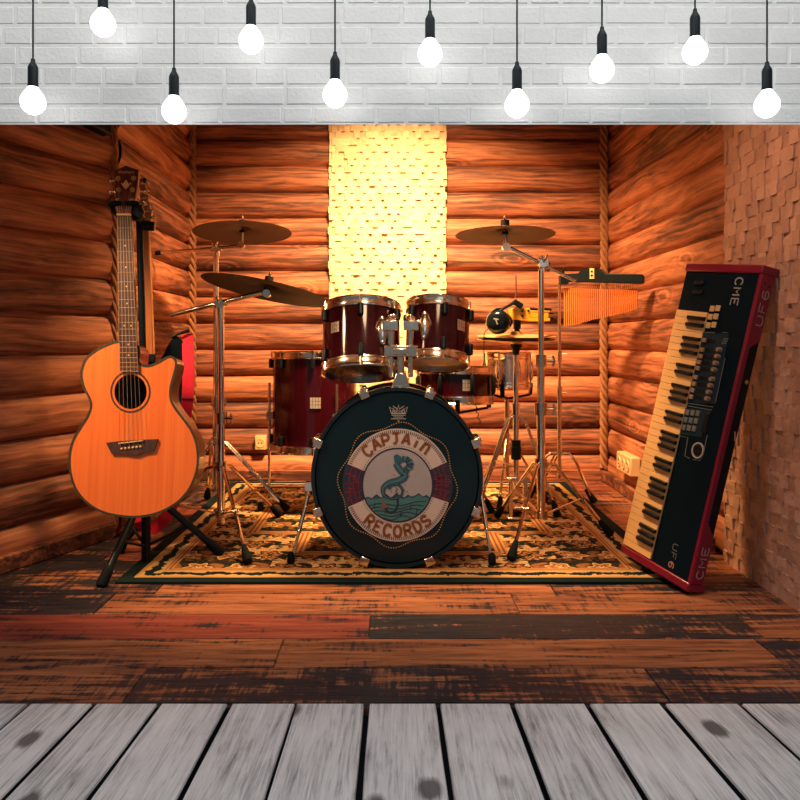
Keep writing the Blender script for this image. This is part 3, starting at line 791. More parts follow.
# sea, mountains
def clipc(x): return -math.sqrt(max(0, (R2-.8)**2-x*x))
sea = [(x, -13+1.5*math.sin(x*.35)) for x in range(-33, 34, 3)]
bot = [(x, clipc(x)) for x in range(33, -34, -3)]
def clip_up(pts): return [(x, max(y, clipc(x))) for x, y in pts]
mount = [(-34,-14),(-31,-12),(-27,-14),(-22,-9.5),(-17,-13),(-12,-9),(-7,-13),(-1,-8.5),(6,-13.5),(11,-10),(16,-12.5),(22,-8.5),(27,-12),(30,-10),(34,-13)]
m.poly(mount+[(33, -16), (-33, -16)], ef, BLU, .0013)
m.poly(clip_up(sea)+bot, ef, TE, .0016)
m.poly([(4,-16),(13,-11.5),(22,-9.5),(33,-13.5),(30,-18),(18,-20)], ef, SKINC and TE, .0019)
m.ribbon(mount, .45, ef, NA, .0024)
for k in range(5):
    yy = -19-3.4*k; xm = math.sqrt(max(1, R2**2-yy*yy))-2
    pts = [(-xm+2*xm*i/16, yy+1.6*math.sin(i*.55+k*.5)-1.5+3.0*(i/16)) for i in range(17)]
    m.ribbon(pts, .38, ef, NA, .0024)
for x, y in ((-24,-22),(-12,-27),(14,-24),(20,-29),(4,-30)):
    m.ribbon([(x,y),(x,y+5)], .35, ef, NA, .0026); m.poly([(x-1.4,y-.8),(x,y-1.0),(x+.2,y+.4),(x-1.2,y+.6)], ef, NA, .0026)
# sea-horse clef: head, fins, spiral body, anchor hook
body = smooth_path([(-2, 22), (3, 15), (8, 10), (2, 5), (-9, 2), (-15, -3), (-14, -10), (-6, -13.5), (3, -11), (5, -4), (0, 0.5), (-6, 0), (-9, -4)], 6)
bw = [max(.6, 3.0*math.sin(min(1, .25+i/len(body)*1.3)*PI)*(1-.4*i/len(body))+.35) for i in range(len(body))]
body = [(p[0], p[1]) for p in body]
m.ribbon(body, [w+.55 for w in bw], ef, BK, .0028); m.ribbon(body, bw, ef, BLU, .0034); m.ribbon(body, [w*.3 for w in bw], ef, TE, .004)
m.poly([(-4,29),(-1,31),(3,29),(7,26),(5,23),(1,22),(-1,17),(-3,17),(-3,23)], ef, BLU, .0036)
for k in range(7):
    a = D(100-32*k); cx0, cy0 = 7, 21
    p1 = (cx0+10*math.cos(a), cy0+8.5*math.sin(a)); a2 = a-D(28); p2 = (cx0+9*math.cos(a2), cy0+8*math.sin(a2))
    m.poly([(cx0+3*math.cos(a), cy0+3*math.sin(a)), p1, p2, (cx0+3*math.cos(a2), cy0+3*math.sin(a2))], ef, BLU if k % 2 else TE, .0032)
    m.ribbon([(cx0+2*math.cos(a), cy0+2*math.sin(a)), p1], .4, ef, BK, .004)
m.poly(arc((7, 20), 2.6, 0, 2*PI, 12)[:-1], ef, GR, .0038)
m.ribbon([(-2,-2),(0,-4),(-2,-6),(0,-8),(-2,-10)], .4, ef, BK, .004)
m.ribbon(smooth_path([(0,-12),(0,-20),(-3,-26),(-9,-27),(-13,-23)], 5) and [(p[0], p[1]) for p in smooth_path([(0,-12,0),(0,-20,0),(-3,-26,0),(-9,-27,0),(-13,-23,0)], 5)], 1.1, ef, NA, .003)
m.poly([(-16,-15),(-9,-22),(-17,-24)], ef, TA, .0032)
for k in range(12):
    x, y = random.uniform(-8, 14), random.uniform(-8, 12); m.poly([(x-.4,y-.4),(x+.4,y-.4),(x+.4,y+.4),(x-.4,y+.4)], ef, BK, .0026)
m.build('lifebuoy_emblem', SKINC, hd, smooth=False)
# small crown mark above the emblem
m = MB()
def cf(x, y, h=0.0): return V(((398.5+x-CX)*u, YD-h, H+(CY-(412-y))*u))
m.ribbon([(-7,-1.5),(-9,5),(-4,2.2),(-5.5,6),(-1,3),(0,7),(1,3),(5.5,6),(4,2.2),(9,5),(7,-1.5),(-7,-1.5)], .5, cf, 0, .0006)
text2d(m, 'REMO', (-6, -1), (1, 0), (0, 1), 3.0, cf, .34, 0, .0006, asp=.85, gap=.22)
for k, w in ((-3.2, 7), (-5.0, 5), (-6.8, 7.5)): m.ribbon([(-w, k), (w, k)], .33, cf, 0, .0006)
m.ribbon([(-1, -9), (1, -9)], .4, cf, 0, .0006)
m.build('crown_mark', PRINT, hd, smooth=False)

# tom holder on top of the bass drum
YM = 2.655; hu = YM/F
def M(px, py, dy=0): return P(px, py, YM+dy)
m = MB()
zt = CD.z+rD*.965
m.prism([M(390, 392), M(411, 392), M(406, 373), M(396, 373)], V((0, .05, 0)))
m.cyl(M(400.5, 377, .025), M(400.5, 350, .025), .014, 20)
m.box(M(400.5, 351, .02), (.115, .05, .040)); m.box(M(400.5, 351.5, .0), (.05, .03, .022))
mt = m.build('tom_mount', CHROME, bd, bevel=.003)
for px, lab in ((391, -1), (410.5, 1)):
    m = MB(); m.cyl(M(px, 377, .02), M(px, 326, .02), .0098, 16); m.cyl(M(px, 357, .02), M(px, 346, .02), .0135, 16); m.cyl(M(px, 345, .02), M(px, 331, .02), .0135, 16)
    m.ball(M(px, 319, .015), .016, 14); m.ball(M(px-lab*3, 317, .005), .010, 10)
    m.cyl(M(px-1, 324, .02), M(px+lab*9, 322, .03), .0085, 14)
    m.box(M(px+lab*.5, 325.5, -.005), (.052, .03, .034))
    m.tube([M(px-4, 318, -.01), M(px, 316, -.02), M(px+4, 318, -.01)], .006, 8)
    m.build('tom_arm', CHROME, mt, bevel=.002)

def bracket(t, C, r, A, side):
    """chrome mounting plate on a tom, facing the holder"""
    m = MB(); x, y, a = frame(A)
    q = ang_of(A, V((side, -.75, 0)))
    for hh, rr in ((.042, .011), (-.042, .011)):
        p = (x*math.cos(q)+y*math.sin(q))*(r+.006)+a*hh; p.x *= SQ; m.ball(C+p, rr, 12)
    p0 = (x*math.cos(q)+y*math.sin(q))*(r+.004)+a*.04; p1 = (x*math.cos(q)+y*math.sin(q))*(r+.004)-a*.04
    p0.x *= SQ; p1.x *= SQ
    m.tube([C+p0, C+(p0+p1)/2*1.0, C+p1], [.012, .026, .012], 16)
    m.build('mount_bracket', CHROME, t)

AT = tilt(-.02, .27)
YT = 2.80; CT = P(361.5, 340.5, YT)
t = drum('rack_tom', CT, AT, .149, .225, 'larger rack tom in dark wine, left of the two above the bass drum', 'drum', 'wine rack toms above the bass drum', 6, ang_of(AT, V((.03, -1, 0))), badge=(ang_of(AT, V((-.6, -.8, 0))), .018, .04), bot_skin=SKIN_D)
bracket(t, CT, .149, AT, .46)
AT2 = tilt(.05, .25)
CT2 = P(437.5, 334.5, 2.80)
t = drum('rack_tom', CT2, AT2, .122, .205, 'smaller rack tom in dark wine, right of the two above the bass drum', 'drum', 'wine rack toms above the bass drum', 6, ang_of(AT2, V((.12, -1, 0))), badge=(ang_of(AT2, V((.65, -.75, 0))), .014, .04))
bracket(t, CT2, .122, AT2, -.36)

# floor tom with three legs
YF = 3.56; sF = F/YF; CFt = V((P(315, 0, YF).x, YF, (P(0, 352, YF-.1).z+P(0, 453, YF-.1).z)/2)); rF = .205; hF = .43
AF = tilt(0, .03)
t = drum('floor_tom', CFt, AF, rF, hF, 'tall dark wine floor tom standing left of the bass drum on rug', 'drum', None, 8, ang_of(AF, V((.05, -1, 0))), badge=(ang_of(AF, V((.12, -1, 0))), 0.0, .05), bot_skin=SKIN_D, base_z=RZ)
for px_dir in (V((-.98, -.35, 0)), V((.55, -.85, 0)), V((.1, 1, 0))):
    d = px_dir.normalized(); b = CFt+d*(rF+.02); b.x = CFt.x+d.x*(rF+.02)*SQ
    m = MB(); m.tube([V((b.x, b.y, CFt.z+.09)), V((b.x, b.y, .09)), V((b.x+d.x*.03, b.y+d.y*.03, .045)), V((b.x+d.x*.04, b.y+d.y*.04, RZ+.004))], .0062, 10)
    m.box((b.x-d.x*.004, b.y-d.y*.004, CFt.z-.06), (.03, .03, .035))
    g = m.build('leg', CHROME, t)
    MB().lathe([(0, 0), (.013, 0), (.015, .01), (.012, .035), (.006, .04)], V((b.x+d.x*.04, b.y+d.y*.04, RZ+.001)), V((0,0,1)), n=16).build('rubber_foot', RUBBER_AND_SHADE, g)

# snares and their stands
YS = 3.36
CS = P(455, 385, YS); AS = tilt(0, .05)
drum('snare_drum', CS, AS, .172, .135, 'wine snare drum with chrome hoops behind the bass drum', 'drum', None, 8, ang_of(AS, V((.35, -1, 0))), badge=(ang_of(AS, V((.25, -1, 0))), .0, .048), lugmat=BLACKM, full_lugs=True)
YS2 = 3.66; CS2 = P(507, 371, YS2)
drum('snare_drum', CS2, tilt(0, .04), .112, .15, 'small chrome snare drum behind the hi-hat pole', 'drum', None, 8, .3, shell=CHROME, lugmat=CHROME, full_lugs=True)
def snare_stand(C, h, r, lab, rot=0.0):
    t = thing('snare_stand', (C.x, C.y, RZ), lab, 'drum stand'); zb = C.z-h/2-.028
    m = MB(); m.cyl((C.x, C.y, .12), (C.x, C.y, zb-.03), .011, 14); m.cyl((C.x, C.y, .3), (C.x, C.y, .34), .016, 14); m.build('pole', CHROME_D, t)
    for k in range(3):
        a = rot+2*PI*k/3; d = V((math.cos(a), math.sin(a), 0))
        m = MB(); m.beam(V((C.x, C.y, zb-.03)), V((C.x, C.y, zb-.012))+d*r*1.02, .014, .010); m.beam(V((C.x, C.y, zb-.012))+d*r*1.06, V((C.x, C.y, zb+.045))+d*r*1.1, .02, .012, up=d)
        m.build('basket_arm', BLACKM, t)
        m = MB(); f = V((C.x, C.y, RZ+.012))+d*.2
        m.tube([V((C.x, C.y, .33)), V((C.x, C.y, .3))+d*.03, f], .0065, 10)
        g = m.build('leg', CHROME_D, t)
        MB().tube([f.lerp(V((C.x, C.y, .3)), .16), f-V((0,0,.010))], [.011, .015], 12).build('rubber_foot', RUBBER_AND_SHADE, g)
snare_stand(CS, .135, .172, 'snare stand with black basket arms under the wine snare', .5)
snare_stand(CS2, .15, .112, 'small stand under the chrome snare drum', .2)

# ------------------------------------------------------------------ cymbal stands
def foot_tip(m_parent, f, top):
    d = (top-f).normalized()
    MB().tube([f+d*.075, f+d*.055, f+d*.008, f], [.008, .012, .018, .016], 14).build('rubber_foot', RUBBER_AND_SHADE, m_parent)
def stand(name, base, pole_segs, feet, zc, zb, label, cat, group=None, leg_r=.0062, double=True, mat=None):
    """base (x, y); pole_segs [(z0, z1, r)], feet ground points, zc collar height of the legs, zb lower collar of the braces"""
    mat = mat or CHROME
    x, y = base; t = thing(name, (x, y, 0), label, cat, group)
    m = MB()
    for z0, z1, r in pole_segs: m.cyl((x, y, z0), (x, y, z1), r, 18)
    pl = m.build('pole', mat, t)
    for z0, z1, r in pole_segs[:-1]:
        m = MB(); m.cyl((x, y, z1-.035), (x, y, z1+.012), r*1.55, 18); m.cyl((x+r, y-.01, z1-.012), (x+r+.03, y-.02, z1-.012), .006, 10)
        m.tube([(x+r+.028, y-.02, z1+.008), (x+r+.034, y-.022, z1-.012), (x+r+.028, y-.02, z1-.034)], .0045, 8)
        m.build('height_clamp', CHROME_D, pl)
    for zq, hq in ((zc, .018), (zb, .014)): MB().cyl((x, y, zq-hq), (x, y, zq+hq), pole_segs[0][2]*1.5, 18).build('collar', CHROME_D, t)
    for f in feet:
        f = V(f); f.z = RZ if RX0 < f.x < RX1 and RY0 < f.y < RY1 else 0.0
        f.z += .012
        d = V((f.x-x, f.y-y, 0)).normalized(); side = V((-d.y, d.x, 0))
        top = V((x, y, zc))+d*.02; kn = V((x, y, zc))+d*.055+V((0, 0, -.008))
        m = MB()
        for s in ((-1, 1) if double else (0,)):
            o = side*.010*s; m.tube([top+o, kn+o, f+o*.6+(kn-f).normalized()*.03], leg_r, 8)
        mid = kn.lerp(f, .48)
        g = m.build('leg', mat, t)
        m = MB(); m.beam(V((x, y, zb))+d*.018, mid, .012, .005); m.cyl(mid-side*.014, mid+side*.014, .007, 10); m.build('brace', CHROME_D, g)
        foot_tip(g, f, kn)
    return t
def boom(t, joint, p0, p1, r=.0075, tip=True, mat=None):
    """boom through joint from the free end p0 to the tilter p1"""
    m = MB(); m.cyl(p0, p1, r, 12); b = m.build('boom_arm', mat or CHROME, t)
    if tip: d = (p0-p1).normalized(); MB().tube([p0-d*.02, p0+d*.006], r*1.5, 12).build('end_cap', BLACK, b)
    m = MB(); m.ball(joint, .020, 14); d = (p1-p0).normalized()
    m.cyl(joint-V((0, .022, 0)), joint+V((0, .02, 0)), .018, 16); m.cyl(joint-d*.025, joint+d*.025, .013, 14); m.cyl(joint-V((0, 0, .035)), joint, .014, 14)
    m.tube([joint+V((.012, -.03, .03)), joint+V((0, -.028, .002)), joint+V((-.012, -.03, .026))], .0045, 8)
    m.build('boom_joint', CHROME, t)
def tilter(t, at, C, A, r=.0055):
    m = MB(); m.ball(at, .015, 12); m.cyl(at-V((0, .016, 0)), at+V((0, .016, 0)), .016, 14); m.cyl(at, C-A*.014, .0075, 10); m.cyl(C-A*.02, C+A*.058, .0035, 8)
    m.build('tilter', CHROME, t)
    MB().lathe([(0, -.014), (.014, -.014), (.014, -.003), (0, -.003)], C, A, n=16).build('lower_felt', FELT, t)
    MB().lathe([(0, .024), (.018, .024), (.018, .042), (0, .042)], C, A, n=16).build('upper_felt', FELT, t)
    x, y, a = frame(A); m = MB(); m.cyl(C+A*.042, C+A*.054, .006, 10); m.tube([C+A*.062+x*.016, C+A*.050, C+A*.062-x*.016], .003, 8); m.build('wing_nut', CHROME, t)
def cymbal(name, C, A, r, mat, label, group=None, flip=1):
    prof = [(0.006, .021), (.016*1.6, .018), (r*.17, .008), (r*.2, .004), (r*.55, -.004), (r*.85, -.011), (r, -.016), (r*.997, -.0172), (r*.85, -.0125), (r*.55, -.0055), (r*.2, .0025), (r*.17, .0065), (.016*1.6, .0165), (.006, .0195)]
    prof = [(a, b*flip) for a, b in prof]
    o = MB().lathe(prof, C, A, 1.0, 72, close=True).build(name, mat, origin=C, angle=30)
    return tag(o, label, 'cymbal', group)

# front left stand
b = P(221, 0, 3.04); AB = tilt(.19, .125); CB = P(267.5, 287, 3.04)
JB = P(220.5, 304, 3.04)
st = stand('cymbal_stand', (b.x, b.y), [(.06, .49, .0155), (.47, .915, .0125)], [G(279, 519), G(248, 568), (-1.06, 2.98, 0)], P(0, 466, 3.04).z, P(0, 513, 3.04).z, 'chrome boom cymbal stand carrying the large tilted black cymbal', 'cymbal stand', 'boom stands left of the drums', .0072, False)
boom(st, JB, P(171, 315, 3.06), P(262, 292.5, 3.03), .010, tip=False)
tilter(st, P(264, 296, 3.03)+V((.012,0,.01)), CB, AB)
cymbal('cymbal', CB, AB, .262, BRONZE_D, 'large black cymbal tilted down to the right, lower left one')
# rear left stand
b = P(216, 0, 3.50); AA = tilt(-.02, .10); CA = P(242.5, 229.5, 3.48)
JA = P(216.5, 249, 3.50)
st = stand('cymbal_stand', (b.x, b.y), [(.11, .52, .0150), (.50, 1.19, .0115)], [G(288, 515), G(207, 500), (-.98, 3.22, 0)], P(0, 441, 3.50).z, P(0, 488, 3.50).z, 'chrome boom cymbal stand behind the other left one, carrying the level bronze cymbal', 'cymbal stand', 'boom stands left of the drums')
boom(st, JA, P(157, 253, 3.52), P(240, 246, 3.48))
tilter(st, P(241.5, 245, 3.48), CA, AA)
cymbal('cymbal', CA, AA, .224, BRONZE, 'level bronze cymbal, upper left, above the large black one')
# right stand
b = P(541, 0, 3.0); AC = tilt(0, .045); CC = P(505, 231, 3.0)
JC = P(543, 263, 3.0)
st = stand('cymbal_stand', (b.x, b.y), [(.105, .53, .0165), (.50, .72, .0145), (.70, 1.07, .0115)], [G(511, 565), G(611, 540), G(497, 520)], P(0, 463, 3.0).z, P(0, 514, 3.0).z, 'chrome boom cymbal stand right of the drums before the hi-hat', 'cymbal stand', None, .0072, False)
boom(st, JC, P(576, 281, 3.0), P(508, 247, 3.0), tip=False)
tilter(st, P(506, 247, 3.0), CC, AC)
cymbal('cymbal', CC, AC, .196, BRONZE, 'thin bronze cymbal at the right, on the angled boom')

# hi-hat
YH = 3.36; hb = P(516, 0, YH); hx = hb.x
st = thing('hi_hat_stand', (hx, YH, RZ), 'chrome hi-hat stand with pedal right of the bass drum', 'hi-hat stand')
m = MB(); m.cyl((hx, YH, .10), (hx, YH, .50), .0135, 16); m.cyl((hx, YH, .48), (hx, YH, .735), .0115, 16); m.cyl((hx, YH, .46), (hx, YH, .51), .018, 16); m.build('pole', CHROME, st)
MB().cyl((hx, YH, .72), (hx, YH, 1.075), .003, 8).build('pull_rod', CHROME_D, st)
MB().lathe([(.0, -.075), (.014, -.075), (.017, -.05), (.026, -.04), (.026, -.028), (.020, -.022), (.030, -.008), (.030, -.004), (0, -.004)], V((hx, YH, P(0, 338, YH).z)), V((0,0,1)), n=24).build('seat_cup', BLACK, st)
zl = P(0, 440, YH).z; MB().lathe([(0, -.085), (.022, -.085), (.024, -.03), (.021, -.028), (.021, 0), (0, 0)], V((hx, YH, zl)), V((0,0,1)), n=20).build('lower_clamp', BLACK, st)
for f in (G(558, 520), G(474, 520), V((hx-.12, 3.70, 0))):
    f.z = RZ+.006; d = V((f.x-hx, f.y-YH, 0)).normalized(); zc = P(0, 415, YH).z
    side = V((-d.y, d.x, 0))
    m = MB(); kn = V((hx, YH, zc-.02))+d*.04; m.tube([V((hx, YH, zc))+d*.01, kn, f+(kn-f).normalized()*.03], .007, 10); g = m.build('leg', CHROME_D, st)
    m = MB(); mid = kn.lerp(f, .5); m.beam(V((hx, YH, P(0, 466, YH).z)), mid, .012, .005); m.build('brace', CHROME_D, g)
    foot_tip(g, f, kn)
m = MB()
for dx in (-.040, .040): m.box((hx+dx*.8, YH-.05, .10), (.018, .028, .18))
m.box((hx, YH-.05, .185), (.10, .03, .018)); m.box((hx, YH-.05, .016), (.10, .05, .012)); m.build('pedal_frame', CHROME_D, st, bevel=.003)
m = MB(); m.beam((hx, YH-.06, .06), (hx+.02, YH+.20, .02), .06, .010); m.build('foot_board', CHROME_D, st, bevel=.003)
zh = P(0, 337, YH).z
cymbal('hi_hat_cymbal', V((hx, YH, zh+.006)), V((0, -.055, 1)).normalized(), .172, BRASS, 'upper brass hi-hat cymbal under the yellow jam block', 'hi-hat cymbals')
cymbal('hi_hat_cymbal', V((hx, YH, zh-.012)), V((0, -.055, 1)).normalized(), .172, BRASS, 'lower brass hi-hat cymbal resting on the stand cup', 'hi-hat cymbals', -1)

# jam block clamped on the rod
def J(px, py, dy=0): return P(px, py, YH-.03+dy)
t = thing('jam_block', J(530, 321), 'yellow plastic jam block clamped above the hi-hat', 'percussion block')
m = MB(); m.prism([J(510.5, 308.5), J(530, 308), J(531, 321), J(511.5, 319)], V((0, .07, 0))); m.prism([J(530, 310.3), J(550, 310.5), J(550, 312.4), J(530, 312)], V((0, .07, 0)))
m.prism([J(530, 312.5), J(548.5, 312.8), J(548.5, 318), J(530, 317.5)], V((0, .064, 0))); m.prism([J(530, 318), J(550, 318.2), J(550.5, 321), J(530, 321)], V((0, .07, 0)))
m.build('block', YEL, t, bevel=.002)
for a, b in ((530.5, 538), (545, 551.8)): MB().prism([J(a, 307.6), J(b, 308.6), J(b, 310.6), J(a, 310.2)], V((0, .05, 0))).build('rubber_strip', RUBBER_AND_SHADE, t, bevel=.001)
m = MB()
for py in (313.6, 318.3): m.cyl(J(549, py, .03), J(553.5, py, .03), .0035, 8)
for px, py in ((522.5, 311), (528.5, 310.8), (522.5, 315.8)): m.cyl(J(px, py, -.003), J(px, py, .004), .0055, 12)
m.build('screw', BLACK, t)
m = MB(); m.box(J(517, 324, .03), (.03, .03, .045)); m.cyl(J(517, 327, .03), J(517, 332, .03), .012, 14); m.build('rod_clamp', BLACK, t, bevel=.003)

# headphones hung on the hi-hat
def Hp(px, py, dy=0): return P(px, py, YH-.09+dy)
t = thing('headphones', Hp(499, 334), 'black headphones with a coiled cable hanging on the hi-hat rod', 'headphones')
c = Hp(498, 322); ax = V((-.35, -.9, .12)).normalized()
m = MB(); m.lathe([(0, .032), (.025, .031), (.042, .024), (.052, .008), (.054, -.006), (.051, -.014), (0, -.014)], c, ax, n=28); g = m.build('ear_cup', PIANO, t)
m = MB(); m.lathe([(.018, -.014), (.042, -.016), (.046, -.026), (.038, -.038), (.018, -.038)], c, ax, n=24, close=True); m.build('ear_pad', RUBBER_AND_SHADE, g)
xq, yq, aq = frame(ax)
def lf(x, y, h=0.0): return c+V((1, -.35, 0)).normalized()*x+V((.05, .1, 1)).normalized()*y+ax*(.034+h)
m = MB(); m.ribbon([(-.012, .010), (.010, .006)], .0025, lf); m.ribbon([(-.003, .008), (.006, -.014)], .0025, lf); m.ribbon([(.002, -.015), (.010, -.012)], .002, lf); m.build('logo_mark', PRINT, g, smooth=False)
m = MB(); m.tube(smooth_path([Hp(491, 315), Hp(495, 309.5), Hp(505, 308, .02), Hp(512, 303, .05), Hp(516, 301, .065)], 5), [.005]*21, 8); m.tube(smooth_path([Hp(495, 314), Hp(502, 309.5), Hp(510, 305, .03), Hp(514, 303, .05)], 5), .006, 8); m.build('headband', BLACK, t)
m = MB(); R = Matrix.Rotation(.55, 3, 'Y'); m.box(Hp(517.5, 304, .062), (.048, .03, .026), R); m.build('band_pad', BLACKM, t, bevel=.005)
m = MB(); m.lathe([(0, .02), (.03, .018), (.042, .002), (.042, -.01), (0, -.012)], Hp(503, 322, .07), -ax, n=24); m.build('ear_cup', PIANO, t)
pts = [Hp(488, 329), Hp(485, 332), Hp(484, 337), Hp(484, 362, .03)]
pc = []
for i in range(90):
    q = i/89; a = i*.8; pc.append(Hp(484-10*q+3*math.sin(q*7)+10*max(0, q-.6), 362+48*q+30*max(0, q-.55), .06)+V((math.cos(a)*.004, math.sin(a)*.004, 0)))
MB().tube(smooth_path(pts, 5)+pc, .0022, 6).build('cable', BLACK, t)

# bar chimes on their own stand
YC = 3.74; cb = P(559.5, 0, YC)
zt = P(0, 280, YC).z
st = thing('chimes_stand', (cb.x, YC, 0), 'thin chrome stand holding the bar chimes by the right corner rope', 'stand')
m = MB(); m.cyl((cb.x, YC, .11), (cb.x, YC, .54), .010, 14); m.cyl((cb.x, YC, .52), (cb.x, YC, zt-.02), .0075, 12); m.cyl((cb.x, YC, .51), (cb.x, YC, .56), .014, 14); m.cyl((cb.x, YC, .53), (cb.x+.035, YC-.02, .53), .004, 8)
zc2 = P(0, 356, YC).z; m.cyl((cb.x, YC, zc2-.025), (cb.x, YC, zc2+.025), .0125, 12); m.cyl((cb.x, YC, zc2+.01), (cb.x+.035, YC-.02, zc2+.01), .004, 8)
m.build('pole', CHROME_D, st)
for f in (G(595, 503), G(528, 500), V((cb.x-.02, YC+.36, 0))):
    f.z = .004; d = V((f.x-cb.x, f.y-YC, 0)).normalized(); zc = P(0, 453, YC).z; side = V((-d.y, d.x, 0))
    m = MB()
    if RX0 < f.x < RX1 and RY0 < f.y < RY1: f.z = RZ+.005
    for s in (-1, 1):
        o = side*.009*s; m.tube([V((cb.x, YC, zc))+d*.01+o, V((cb.x, YC, zc))+d*.045+o, V((cb.x, YC, zc-.03))+d*.075+o, f+o+V((0, 0, .03))-d*.02], .0055, 8)
    g = m.build('leg', CHROME, st); foot_tip(g, f, V((cb.x, YC, zc)))
    MB().beam(V((cb.x, YC, .115)), (V((cb.x, YC, zc-.03))+d*.075).lerp(f, .5), .010, .004).build('brace', CHROME_D, g)
# beam from the pole towards the right and the camera
B0 = P(563, 281, YC-.02); B1 = P(643, 280, 3.46)
bdir = (B1-B0)
def Bm(px, py, dy=0):                                    # point of the beam's vertical plane seen at px, py
    nn = V((-bdir.y, bdir.x, 0)).normalized(); return ray(px, py, B0, nn)+V((0, dy, 0))
t = thing('bar_chimes', (B0.x, B0.y, zt), 'bar chimes of copper bars under a black beam', 'chimes')
m = MB(); m.prism([Bm(560, 281.5), Bm(562, 274), Bm(578, 273), Bm(582, 269), Bm(601, 269), Bm(606, 273.5), Bm(642, 274), Bm(643.5, 276), Bm(643.3, 282.5), Bm(641, 283.6), Bm(583, 281.8)], V((.02, .04, 0))); m.build('beam', BLACK, t, bevel=.003)
m = MB(); m.box(P(563.5, 280, YC-.01), (.038, .05, .042)); m.cyl(P(563, 274, YC-.01), P(563, 269, YC-.01), .008, 12); m.tube([P(560.5, 267.5, YC-.01), P(563, 269.5, YC-.01), P(565.5, 267.5, YC-.01)], .003, 8); m.build('stand_clamp', BLACK, t, bevel=.003)
m = MB(); m.prism([Bm(589.5, 268.2, -.004), Bm(593.8, 268.4, -.004), Bm(593.8, 278.8, -.004), Bm(589.5, 278.8, -.004)], V((.002, .004, 0))); m.build('name_tag', BONE, t)
m = MB()
for py in (271.5, 275.5): m.box(Bm(591.6, py, -.006), (.010, .004, .008))
m.build('tag_print', BLACK, t)
nC = 36
for i in range(nC):
    q = i/(nC-1); px = 563.5+(636-563.5)*q
    bot = [(0, 326), (.12, 325.3), (.22, 323.5), (.4, 319.5), (.6, 316.5), (.8, 313.5), (1, 309)]
    for (a, ya), (b, yb) in zip(bot, bot[1:]):
        if a <= q <= b: pyb = ya+(yb-ya)*(q-a)/(b-a)
    pyt = 287.5+2.6*q
    m = MB(); m.cyl(Bm(px, pyb, .02)+V((.01, 0, 0)), Bm(px, pyt, .02)+V((.01, 0, 0)), .0036, 10)
    g = m.build('chime_bar', COPPER, t)
    MB().cyl(Bm(px, pyt+1, .02)+V((.01, 0, 0)), Bm(px, 281.5, .02)+V((.01, 0, 0)), .0007, 5).build('cord', BLACK, g)

# ------------------------------------------------------------------ guitars
GO_ = P(133, 516, 2.40); gn = V((0, -1, .12)).normalized()
def gp(px, py, h=0.0): return ray(px, py, GO_, gn)+gn*h
outl = [(119.5,342),(110,344),(98,349.5),(88,357),(83,366),(81.5,376),(84.5,388),(89.5,398),(91.2,406),(88,416),(80.5,428),(73.5,440),(69.8,455),(70.5,472),(76,489),(87,502.5),(103,512),(124,516.3),(142,516.3),(160,512),(177,502.5),(188.5,490),(195.5,475),(198,460),(196.3,443),(191,430),(182.5,418),(175,408),(170.8,399),(170.6,388),(173.5,376),(176,366),(175,359.5),(169,356.8),(159,362),(149,366),(141.5,365),(138.6,361),(138,346)]
ol = [(p[0], p[1]) for p in smooth_path(outl, 4, closed=True)]
HC = (130.5, 391.7)
hole = [(HC[0]+16.3*math.cos(2*PI*i/32), HC[1]-17.3*math.sin(2*PI*i/32)) for i in range(32)]
ag = thing('acoustic_guitar', (GO_.x, GO_.y, GO_.z), 'amber cutaway acoustic guitar hanging at the front of the guitar stand', 'guitar')
MB().prism([gp(*p, -.004) for p in ol], -gn*.092, front_cap=False).build('body', MAHOG, ag)
MB().prism([gp(*p) for p in ol], -gn*.004, 0, [[gp(*p) for p in hole]]).build('soundboard', SPRUCE, ag)
MB().prism([gp(*p, -.086) for p in hole], -gn*.003).build('inner_back', DARKIN, ag)
m = MB(); fn = lambda x, y, h=0.0: gp(x, y, h)
m.ribbon(ol, 1.15, fn, 0, .0, .0012, closed=True); m.build('binding', BIND, ag)
m = MB(); m.ribbon([(HC[0]+19.3*math.cos(2*PI*i/48), HC[1]-20.3*math.sin(2*PI*i/48)) for i in range(48)], .9, fn, 0, .0, .0008, closed=True); m.build('rosette', BIND, ag)
# neck: nut (125, 216) to the end of the fingerboard (130, 372)
nl, nr, bl_, br_ = (118.3, 216), (132, 216), (121.2, 372), (139.2, 372)
MB().prism([gp(119, 214, .004), gp(131.3, 214, .004), gp(136.8, 343, .004), gp(121.5, 343, .004)], -gn*.022).build('neck', MAHOG, ag, bevel=.006)
MB().prism([gp(*nl, .010), gp(*nr, .010), gp(*br_, .010), gp(*bl_, .010)], -gn*.0065).build('fretboard', ROSEW, ag)
def lerp2(a, b, t): return (a[0]+(b[0]-a[0])*t, a[1]+(b[1]-a[1])*t)
SC = 227.0
for k in range(1, 21):
    t = SC*(1-2**(-k/12))/156.0
    if t > 1: break
    a, b = lerp2(nl, bl_, t), lerp2(nr, br_, t); MB().cyl(gp(*a, .0103), gp(*b, .0103), .0008, 6).build('fret', GOLD, ag)
for k in (3, 5, 7, 9, 12, 12.01, 15, 17):
    kk = int(k); t = SC*(1-(2**(-kk/12)+2**(-(kk-1)/12))/2)/156.0
    a, b = lerp2(nl, bl_, t), lerp2(nr, br_, t)
    c0 = lerp2(a, b, .5 if kk != 12 else (.3 if k == 12 else .7)); MB().cyl(gp(*c0, .0095), gp(*c0, .0107), .0026, 10).build('inlay_dot', BONE, ag)
MB().beam(gp(118, 215.5, .010), gp(132.2, 215.5, .010), .006, .008, up=gn).build('nut', BONE, ag)
